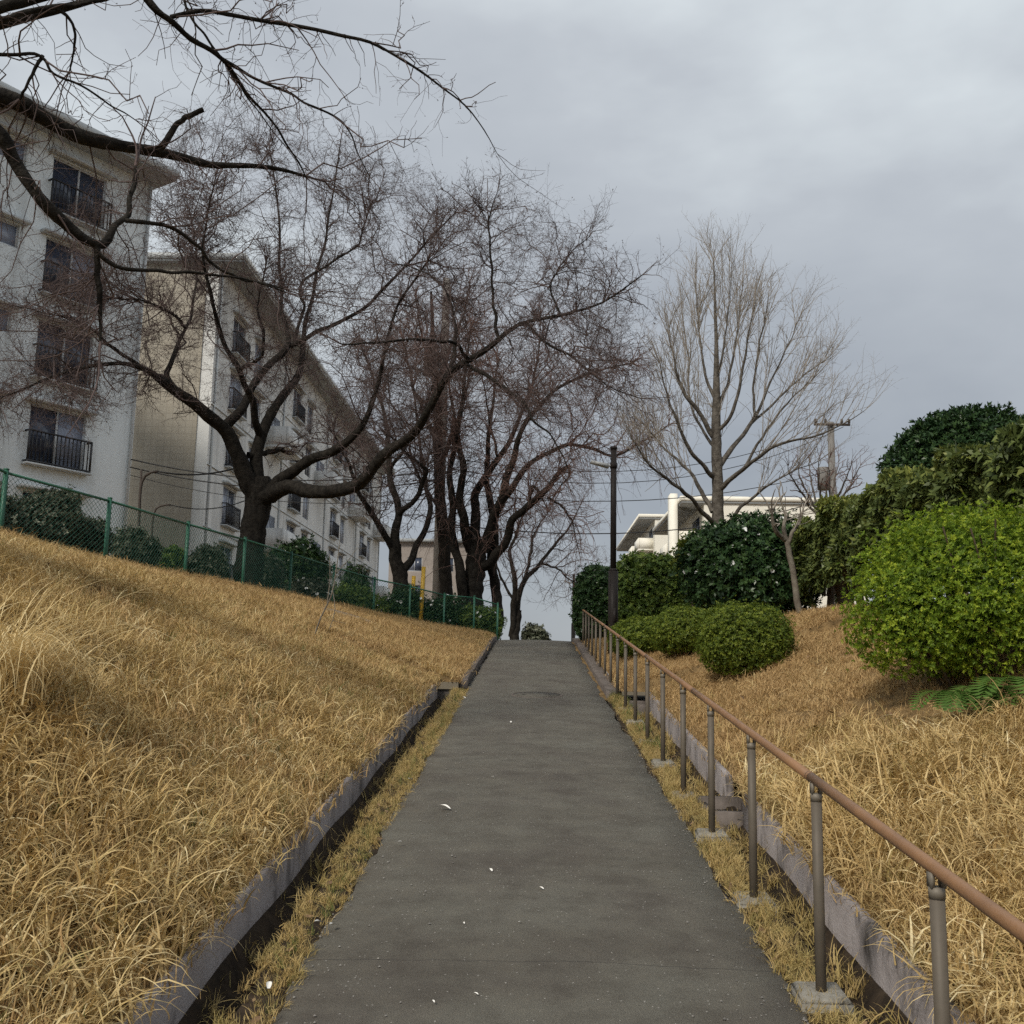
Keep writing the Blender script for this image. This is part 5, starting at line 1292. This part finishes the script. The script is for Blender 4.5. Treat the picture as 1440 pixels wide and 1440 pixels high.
# ------------------------------------------------------------------ small things on the banks
p0 = H(437, 858); p1 = H(528, 881)
pts = resample(np.array([[*(p0 + (0, 0, .03)), .03], [*(p0 * .7 + p1 * .3 + (0, 0, .06)), .05], [*(p0 * .35 + p1 * .65 + (0, .1, .05)), .055], [*(p1 + (0, 0, .02)), .04]]), 16)
pts[:, 2] = np.maximum(pts[:, 2], [gz(a_, b_) + .02 for a_, b_ in pts[:, :2]])
m = MB(); m.tube(pts[:, :3] - pts[0, :3], pts[:, 3], 8); m.build('dead_branch', MAT['log'], None, True, loc=tuple(pts[0, :3]), label='fallen dead branch lying below the green fence', cat='branch')

sb = H(440, 900)
sp = lambda a, b, y=0: P(a, b, sb[1] + y)
L_ = [[(sb, .012), (sp(452, 866), .010), (sp(466, 838), .009), (sp(473, 800), .007), (sp(478, 760), .004)], [(sp(460, 848), .007), (sp(464, 815, .05), .006), (sp(463, 770, .1), .003)], [(sp(468, 832), .006), (sp(471, 860, -.1), .005), (sp(460, 892, -.2), .003)], [(sp(472, 806), .005), (sp(492, 785, .1), .004), (sp(505, 765, .1), .002)]]
arr = np.array([resample(np.array([[*p_, r_] for p_, r_ in l]), 10) for l in L_])
rt = thing('sapling', tuple(sb), label='spindly pale sapling leaning on the left bank before the fence', cat='sapling')
V, Q = tubes(arr[:1, :, :3] - sb, arr[:1, :, 3], 6); obj('trunk', np_mesh('trunk', V, Q, MAT['palebark'], True), rt)
tw, twr = grow(arr[:, :, :3], arr[:, :, 3], 5, (.15, .4), rs, (30, 70), .3, 0, .15, 5, .3, .003, .0018)
V, Q = tubes(np.concatenate([arr[1:, :, :3][:, ::2], tw]) - sb, np.concatenate([arr[1:, :, 3][:, ::2], twr]), 4); obj('branches', np_mesh('branches', V, Q, MAT['palebark'], True), rt)

# fallen white petals
pet = [(625, 1143, .085, 1.2, 'largest fallen white petal, upright in the left half of the path'), (690, 1233, .035, .4, 'white petal scrap in the middle of the path'), (563, 1193, .035, 2.0, 'pale petal near the left edge of the path'),
       (761, 1259, .03, .9, 'tiny white petal right of the path centre'), (577, 1103, .07, 2.9, 'white petal lying flat on the left grass verge'), (718, 1020, .05, .2, 'white petal below the manhole cover'),
       (693, 1099, .03, 1.7, 'tiny white petal high in the middle of the path'), (652, 1309, .018, .3, 'white speck of petal low and left of the path centre'), (731, 1308, .02, 2.2, 'white speck of petal low at the path centre'),
       (669, 1411, .02, 1.1, 'white speck of petal nearest the camera at bottom centre'), (609, 1422, .018, .5, 'white speck of petal at the bottom left of centre'),
       (467, 1312, .05, 2.8, 'pointed white petal on the left asphalt edge'), (447, 1308, .045, 2.4, 'curled white petal beside the left ditch'), (377, 1412, .05, .2, 'white petal in the bottom left verge'), (652, 985, .06, 1.0, 'white petal by the drain box on the left')]
for px, py, ln, az, lb in pet:
    q = H(px, py); K = 7; W_ = 5; V = []
    for i_ in range(K):
        t_ = i_ / (K - 1); wv = ln * .42 * math.sin(math.pi * min(1, .12 + t_ * .86)) ** .8
        for j_ in range(W_):
            s_ = j_ / (W_ - 1) * 2 - 1
            V.append((s_ * wv * .5, (t_ - .5) * ln, .004 + .18 * ln * s_ * s_ * math.sin(math.pi * t_) + .12 * ln * t_ * t_))
    Q = [[i_ * W_ + j_, i_ * W_ + j_ + 1, (i_ + 1) * W_ + j_ + 1, (i_ + 1) * W_ + j_] for i_ in range(K - 1) for j_ in range(W_ - 1)]
    off = .03 if abs(q[0]) < .95 else .06
    o = obj('fallen_petal', np_mesh('fallen_petal', V, Q, MAT['petal'], True), None, (q[0], q[1], q[2] + off), label=lb, cat='petal', group='fallen white petals')
    o.rotation_euler = (math.atan(S), 0, az)

# ferns at the foot of the large azalea
def fern(px, py, Y, L0, nf, label, seed):
    r = np.random.default_rng(seed); g = onground(px, Y)
    t = thing('fern', tuple(g), label=label, cat='fern', group='ferns under the azalea')
    for k in range(nf):
        az = -1.57 + r.uniform(-1.35, 1.35); n = 16; ln = L0 * r.uniform(.7, 1.1)
        tt = np.linspace(0, 1, n); rad = ln * tt * (1 - .12 * tt); zz = .10 + ln * (.75 * tt - .85 * tt ** 2.2)
        pts = np.stack([np.cos(az) * rad, np.sin(az) * rad, zz], -1)
        T = unit(np.gradient(pts, axis=0)); side = np.array([-math.sin(az), math.cos(az), 0])
        p_, d_, n_, l_, w_ = [], [], [], [], []
        for s_ in (1, -1):
            for i_ in range(2, n):
                d = unit(side * s_ + T[i_] * .45 + np.array([0, 0, -.12])); p_.append(pts[i_]); d_.append(d); n_.append(unit(np.cross(d, T[i_]) * s_)); wl = ln * .36 * math.sin(math.pi * (1 - i_ / n) ** .8) + .01; l_.append(wl); w_.append(.024)
        rr = np.full(len(p_), r.random())
        obj('frond', leaf_mesh('frond', np.array(p_), np.array(d_), np.array(n_), np.array(l_), np.array(w_), MAT['fern'], rr), t)
fern(1345, 975, 7.5, .40, 9, 'small fern leftmost under the large azalea', 1)
fern(1383, 985, 7.45, .36, 8, 'fern between two others under the large azalea', 2)
fern(1428, 985, 7.3, .50, 10, 'largest bright fern under the azalea near the frame edge', 3)

# ------------------------------------------------------------------ grass
def blade_tuft(name, nb, L, w, spread, bend, rng, mat, seg=5):
    V, Q = [], []; n0 = 0
    for k in range(nb):
        az = rng.uniform(0, 6.283); ln = rng.uniform(*L); bd = rng.uniform(*bend); ww = w * rng.uniform(.6, 1.3)
        b = np.array([rng.normal() * spread, rng.normal() * spread, -.01]); lean = rng.uniform(.05, .35)
        d = np.array([math.cos(az), math.sin(az), 0]); sd = np.array([-d[1], d[0], 0]); a_ = lean; p = b.copy(); tw = rng.uniform(-.5, .5)
        for i_ in range(seg + 1):
            t_ = i_ / seg; wv = ww * (1 - t_ ** 1.6) * .5 + .0004
            sdir_ = sd * math.cos(tw * t_) + np.array([0, 0, 1]) * math.sin(tw * t_)
            V += [p - sdir_ * wv, p + sdir_ * wv]
            p = p + (d * math.sin(a_) + np.array([0, 0, 1]) * math.cos(a_)) * ln / seg; a_ += bd / seg
        for i_ in range(seg): Q.append([n0 + 2 * i_, n0 + 2 * i_ + 1, n0 + 2 * i_ + 3, n0 + 2 * i_ + 2])
        n0 += 2 * (seg + 1)
    return bpy.data.objects.new(name, np_mesh(name, V, Q, mat, True))
def tuft_coll(name, n, *a):
    c = bpy.data.collections.new(name); r = np.random.default_rng(len(name))
    for k in range(n): c.objects.link(blade_tuft(name + str(k), *a[:5], r, a[5]))
    return c
_gn = {}
def scatter(name, pts, rot, scl, coll, ncoll, label, cat=None):
    if coll.name not in _gn:
        g = bpy.data.node_groups.new('scatter_' + coll.name, 'GeometryNodeTree')
        g.interface.new_socket('Geometry', in_out='INPUT', socket_type='NodeSocketGeometry'); g.interface.new_socket('Geometry', in_out='OUTPUT', socket_type='NodeSocketGeometry')
        gi = g.nodes.new('NodeGroupInput'); go = g.nodes.new('NodeGroupOutput')
        ip = g.nodes.new('GeometryNodeInstanceOnPoints'); ci = g.nodes.new('GeometryNodeCollectionInfo')
        ci.inputs['Collection'].default_value = coll; ci.inputs['Separate Children'].default_value = True; ci.inputs['Reset Children'].default_value = True
        ip.inputs['Pick Instance'].default_value = True
        def at(nm, ty):
            n = g.nodes.new('GeometryNodeInputNamedAttribute'); n.data_type = ty; n.inputs['Name'].default_value = nm; return n.outputs['Attribute']
        g.links.new(gi.outputs[0], ip.inputs['Points']); g.links.new(ci.outputs[0], ip.inputs['Instance'])
        g.links.new(at('pick', 'INT'), ip.inputs['Instance Index']); g.links.new(at('rot', 'FLOAT_VECTOR'), ip.inputs['Rotation']); g.links.new(at('scl', 'FLOAT_VECTOR'), ip.inputs['Scale'])
        g.links.new(ip.outputs[0], go.inputs[0]); _gn[coll.name] = g
    me = bpy.data.meshes.new(name); me.vertices.add(len(pts)); me.vertices.foreach_set('co', np.asarray(pts, np.float32).ravel())
    r = np.random.default_rng(len(pts))
    q = me.attributes.new('pick', 'INT', 'POINT'); q.data.foreach_set('value', r.integers(0, ncoll, len(pts)).astype(np.int32))
    q = me.attributes.new('rot', 'FLOAT_VECTOR', 'POINT'); q.data.foreach_set('vector', np.asarray(rot, np.float32).ravel())
    q = me.attributes.new('scl', 'FLOAT_VECTOR', 'POINT'); q.data.foreach_set('vector', np.asarray(scl, np.float32).ravel())
    o = obj(name, me, None, label=label, cat=cat, kind='stuff')
    md = o.modifiers.new('scatter', 'NODES'); md.node_group = _gn[coll.name]
    return o
TL = tuft_coll('longtuft', 8, 14, (.12, .34), .0095, .035, (1.0, 3.3), MAT['straw'])
TS = tuft_coll('shorttuft', 6, 22, (.05, .13), .0065, .045, (.3, 1.8), MAT['strawshort'])
TV = tuft_coll('vergetuft', 6, 16, (.05, .16), .0055, .025, (.4, 2.2), MAT['vergeg'])
TG = tuft_coll('greentuft', 4, 12, (.06, .18), .006, .03, (.3, 1.8), MAT['greeng'])
gr = np.random.default_rng(7)
def patch(x, y, s=1.0):
    return .5 + .5 * np.sin(1.7 * s * x + .9 * np.sin(1.1 * s * y)) * np.sin(1.3 * s * y + 1.1 * np.sin(.9 * s * x + 2))
def rots(n, tilt=.25):
    return np.stack([gr.normal(size=n) * tilt, gr.normal(size=n) * tilt, gr.uniform(0, 6.283, n)], -1)
def bank_pts(side, dens_fn, y0, y1, wmax):
    n = int((y1 - y0) * wmax * 420)
    y = gr.uniform(y0, y1, n); u = gr.random(n) * wmax
    x = (xin_l(y) - .0 - u) if side < 0 else (xin_r(y) + .0 + u)
    k = gr.random(n) < dens_fn(x, y) / 420
    return x[k], y[k]
# left bank, long dry grass
dl = lambda x, y: np.interp(y, [1, 7, 12, 18, 27], [330, 300, 210, 170, 150]) * (x > np.interp(y, FY, FX) - .15) * (.22 + .78 * (patch(x, y, 2.1) > .16))
x, y = bank_pts(-1, dl, 1.6, 26.0, 7.6)
tt = (xin_l(y) - x) / (xin_l(y) - np.interp(y, FY, FX))
sc = np.interp(y, [2, 8, 15, 26], [1.0, .82, .55, .42]) * (.62 + .6 * patch(x, y, 1.3)) * (1 - .35 * np.clip((tt - .7) / .3, 0, 1)) * gr.uniform(.7, 1.25, len(x))
sw = np.maximum(sc, .62)
scatter('dry_grass', np.stack([x, y, zl(x, y)], -1), rots(len(x)), np.stack([sw, sw, sc], -1), TL, 8, 'long straw coloured dry grass covering the left bank')
nL = len(x)
x, y = bank_pts(-1, lambda x, y: 110 * (x > np.interp(y, FY, FX) - .3) + 60 * (y > 14), 1.6, 26.2, 7.6)
sc = gr.uniform(.7, 1.3, len(x))
scatter('short_dry_grass', np.stack([x, y, zl(x, y)], -1), rots(len(x), .35), np.stack([sc] * 3, -1), TS, 6, 'short brown thatch between the long grass of the left bank')
TP = tuft_coll('paletuft', 6, 5, (.20, .42), .011, .03, (1.8, 3.6), MAT['pale'])
x, y = bank_pts(-1, lambda x, y: np.interp(y, [1, 6, 10, 16, 22], [75, 60, 40, 16, 0]) * (x > np.interp(y, FY, FX) + .3) * (patch(x, y, 2.7) > .25), 1.6, 20, 7.6)
sc = gr.uniform(.55, 1.1, len(x)) * np.interp(y, [2, 8, 16], [1, .85, .6])
scatter('pale_grass', np.stack([x, y, zl(x, y)], -1), rots(len(x)), np.stack([sc] * 3, -1), TP, 6, 'pale arching grass blades standing out on the left bank')
# right bank: long near the camera, mown beyond
cb = P(1392, 846, 8.3)
def under(x, y): return ((x - cb[0]) / 1.15) ** 2 + ((y - cb[1] + .35) / 1.3) ** 2 < 1
edge = lambda x, y: y + .35 * np.sin(3 * x) - .25 * (x - 3)
dr_ = lambda x, y: np.where(edge(x, y) < 7.6, 320, np.where(edge(x, y) < 8.6, 110, 16)) * (~under(x, y)) * (.4 + .6 * (patch(x, y, 2.1) > .1))
x, y = bank_pts(1, dr_, 1.6, 20.0, 4.6)
sc = (.55 + .65 * patch(x, y, 1.5)) * gr.uniform(.7, 1.25, len(x)) * np.where(edge(x, y) > 8.6, .5, 1); sw = np.maximum(sc, .7)
scatter('dry_grass', np.stack([x, y, zr(x, y)], -1), rots(len(x)), np.stack([sw, sw, sc], -1), TL, 8, 'long straw coloured dry grass on the near right bank')
x, y = bank_pts(1, lambda x, y: np.where(edge(x, y) > 7.4, 300, 120) * (1 - .75 * under(x, y)), 1.6, 25.0, 4.8)
sc = gr.uniform(.5, 1.1, len(x))
scatter('short_dry_grass', np.stack([x, y, zr(x, y)], -1), rots(len(x), .35), np.stack([sc, sc, sc * .8], -1), TS, 6, 'short mown brown grass on the upper right bank')
x, y = bank_pts(1, lambda x, y: np.where(edge(x, y) < 7.8, 60, 1.5) * (~under(x, y)) * (patch(x, y, 2.7) > .25), 1.6, 12, 4.4)
sc = gr.uniform(.5, 1.05, len(x))
scatter('pale_grass', np.stack([x, y, zr(x, y)], -1), rots(len(x)), np.stack([sc] * 3, -1), TP, 6, 'pale arching grass blades standing out on the right bank')
# verges beside the path
def verge(xa, xb, y0, y1, dens, coll, nc, name, label, smin=.6, smax=1.1, dz=0.0):
    n = int((xb - xa) * (y1 - y0) * dens); y = gr.uniform(y0, y1, n); x = gr.uniform(xa, xb, n)
    k = gr.random(n) < .35 + .65 * patch(x * 3, y, 2.6); x, y = x[k], y[k]; sc = gr.uniform(smin, smax, len(x))
    scatter(name, np.stack([x, y, zp(y) + dz], -1), rots(len(x), .4), np.stack([sc] * 3, -1), coll, nc, label)
verge(1.0, 1.175, 1.6, 13.6, 1500, TV, 6, 'verge_grass', 'thin dry grass verge between the path and the right ditch', .3, .75)
verge(-1.09, -.885, 1.6, 14.2, 1000, TV, 6, 'verge_grass', 'narrow mixed grass verge between the path and the left ditch', .25, .62)
verge(-1.0, -.92, 1.6, 14.2, 260, TG, 4, 'green_grass', 'green grass blades in the left verge', .25, .6)
verge(1.01, 1.22, 9.5, 14.0, 220, TG, 4, 'green_grass', 'green grass blades beside the far handrail posts', .4, .9)
verge(1.37, 1.455, 1.6, 13.2, 420, TV, 6, 'ditch_grass', 'dry grass hanging in the right ditch', .7, 1.2, -.16)
verge(-1.30, -1.24, 2.0, 14.0, 220, TV, 6, 'ditch_grass', 'dry grass hanging in the left ditch', .6, 1.1, -.16)
n = 900; y = gr.uniform(19.5, 26.1, n); x = -1.06 - gr.random(n) ** 1.5 * 2.3; sc = gr.uniform(.4, .8, n)
scatter('green_grass', np.stack([x, y, zl(x, y)], -1), rots(n), np.stack([sc] * 3, -1), TG, 4, 'patch of green grass on the left bank near the crest')
n = 1300; y = gr.uniform(2, 14, n); x = -1.42 - gr.random(n) ** 1.3 * 4.5; sc = gr.uniform(.5, 1.1, n)
scatter('green_grass', np.stack([x, y, zl(x, y)], -1), rots(n), np.stack([sc] * 3, -1), TG, 4, 'scattered green blades in the dry grass of the left bank')
def chip(name, pts_fn, mat, n, seed):
    c = bpy.data.collections.new(name); r = np.random.default_rng(seed)
    for k in range(n):
        V, Q, T = pts_fn(r); c.objects.link(bpy.data.objects.new(name + str(k), np_mesh(name + str(k), V, Q, mat, False, T)))
    return c
def leafchip(r):
    V = []; ln, wd = r.uniform(.03, .06), r.uniform(.015, .03); cu = r.uniform(-.4, .6)
    for t_ in np.linspace(0, 1, 5):
        w_ = wd * math.sin(math.pi * (.06 + .9 * t_)) ** .8
        for s_ in (-1, 0, 1): V.append((s_ * w_ / 2, (t_ - .5) * ln, .004 + .5 * w_ * abs(s_) * cu + ln * .2 * (t_ - .5) ** 2 * 4 * cu))
    return V, [[a * 3 + b, a * 3 + b + 1, a * 3 + b + 4, a * 3 + b + 3] for a in range(4) for b in range(2)], None
def stonechip(r):
    V = [(math.cos(a) * .006 * r.uniform(.6, 1.2), math.sin(a) * .006 * r.uniform(.6, 1.2), 0) for a in np.arange(5) * 1.2566] + [(0, 0, .005)]
    return V, None, [[a, (a + 1) % 5, 5] for a in range(5)]
MAT['litter'] = M('brown_litter', (.13, .075, .038), .85, (.24, .15, .08), 9, inst=[(.07, .04, .022), (.16, .09, .045), (.26, .17, .085)])
MAT['grit'] = M('grit', (.20, .19, .17), .9, (.10, .09, .08), 30, inst=[(.08, .075, .07), (.22, .20, .18), (.34, .32, .29)])
CL = chip('litterleaf', leafchip, MAT['litter'], 6, 4); CG = chip('gritstone', stonechip, MAT['grit'], 4, 5)
def flat_rots(n, t): return np.stack([gr.normal(size=n) * t + S, gr.normal(size=n) * t, gr.uniform(0, 6.28, n)], -1)
n = 520; y = 1.8 + 12.2 * gr.random(n); x = np.where(gr.random(n) < .5, gr.uniform(-1.28, -.9, n), gr.uniform(1.0, 1.45, n))
zz = zp(y) + np.where(np.abs(x) < 1.06, .012, -.17) + np.where(x > 1.06, np.where(x < 1.16, .18, 0), 0)
scatter('leaf_litter', np.stack([x, y, zz], -1), flat_rots(n, .35), np.stack([gr.uniform(.6, 1.1, n)] * 3, -1), CL, 6, 'small brown dead leaves along the verges and in the ditches')
n = 420; y = 1.8 + 20 * gr.random(n); u_ = gr.random(n); x = np.where(u_ < .5, -1.5 - 4.5 * gr.random(n), 1.65 + 2.5 * gr.random(n))
zz = np.where(x < 0, zl(x, y), zr(x, y)) + .05
scatter('leaf_litter', np.stack([x, y, zz], -1), flat_rots(n, .5), np.stack([gr.uniform(.7, 1.4, n)] * 3, -1), CL, 6, 'brown dead leaves caught in the dry grass of both banks')
n = 1000; y = 1.8 + 16 * gr.random(n) ** 1.3; e_ = .5 * gr.random(n) ** 3.0; x = np.where(gr.random(n) < .5, -.91 + e_, 1.0 - .09 * np.clip((y - 6) / 8, 0, 1) - e_)
scatter('path_grit', np.stack([x, y, zp(y) + .008 + .02 * np.sin(math.pi * (x + .9) / 1.9)], -1), flat_rots(n, .1), np.stack([gr.uniform(.4, 1.3, n)] * 3, -1), CG, 4, 'loose grit along the edges of the asphalt path')
# big drooping tussock at the left frame edge
tb = H(-12, 985); r = np.random.default_rng(3)
tus = blade_tuft('tussock', 650, (.45, 1.05), .007, .12, (1.3, 2.9), r, MAT['pale'], 8)
tus.location = tuple(tb); link(tus); tag(tus, 'large pale drooping grass tussock at the left frame edge', 'grass tussock')
print('grass', nL)
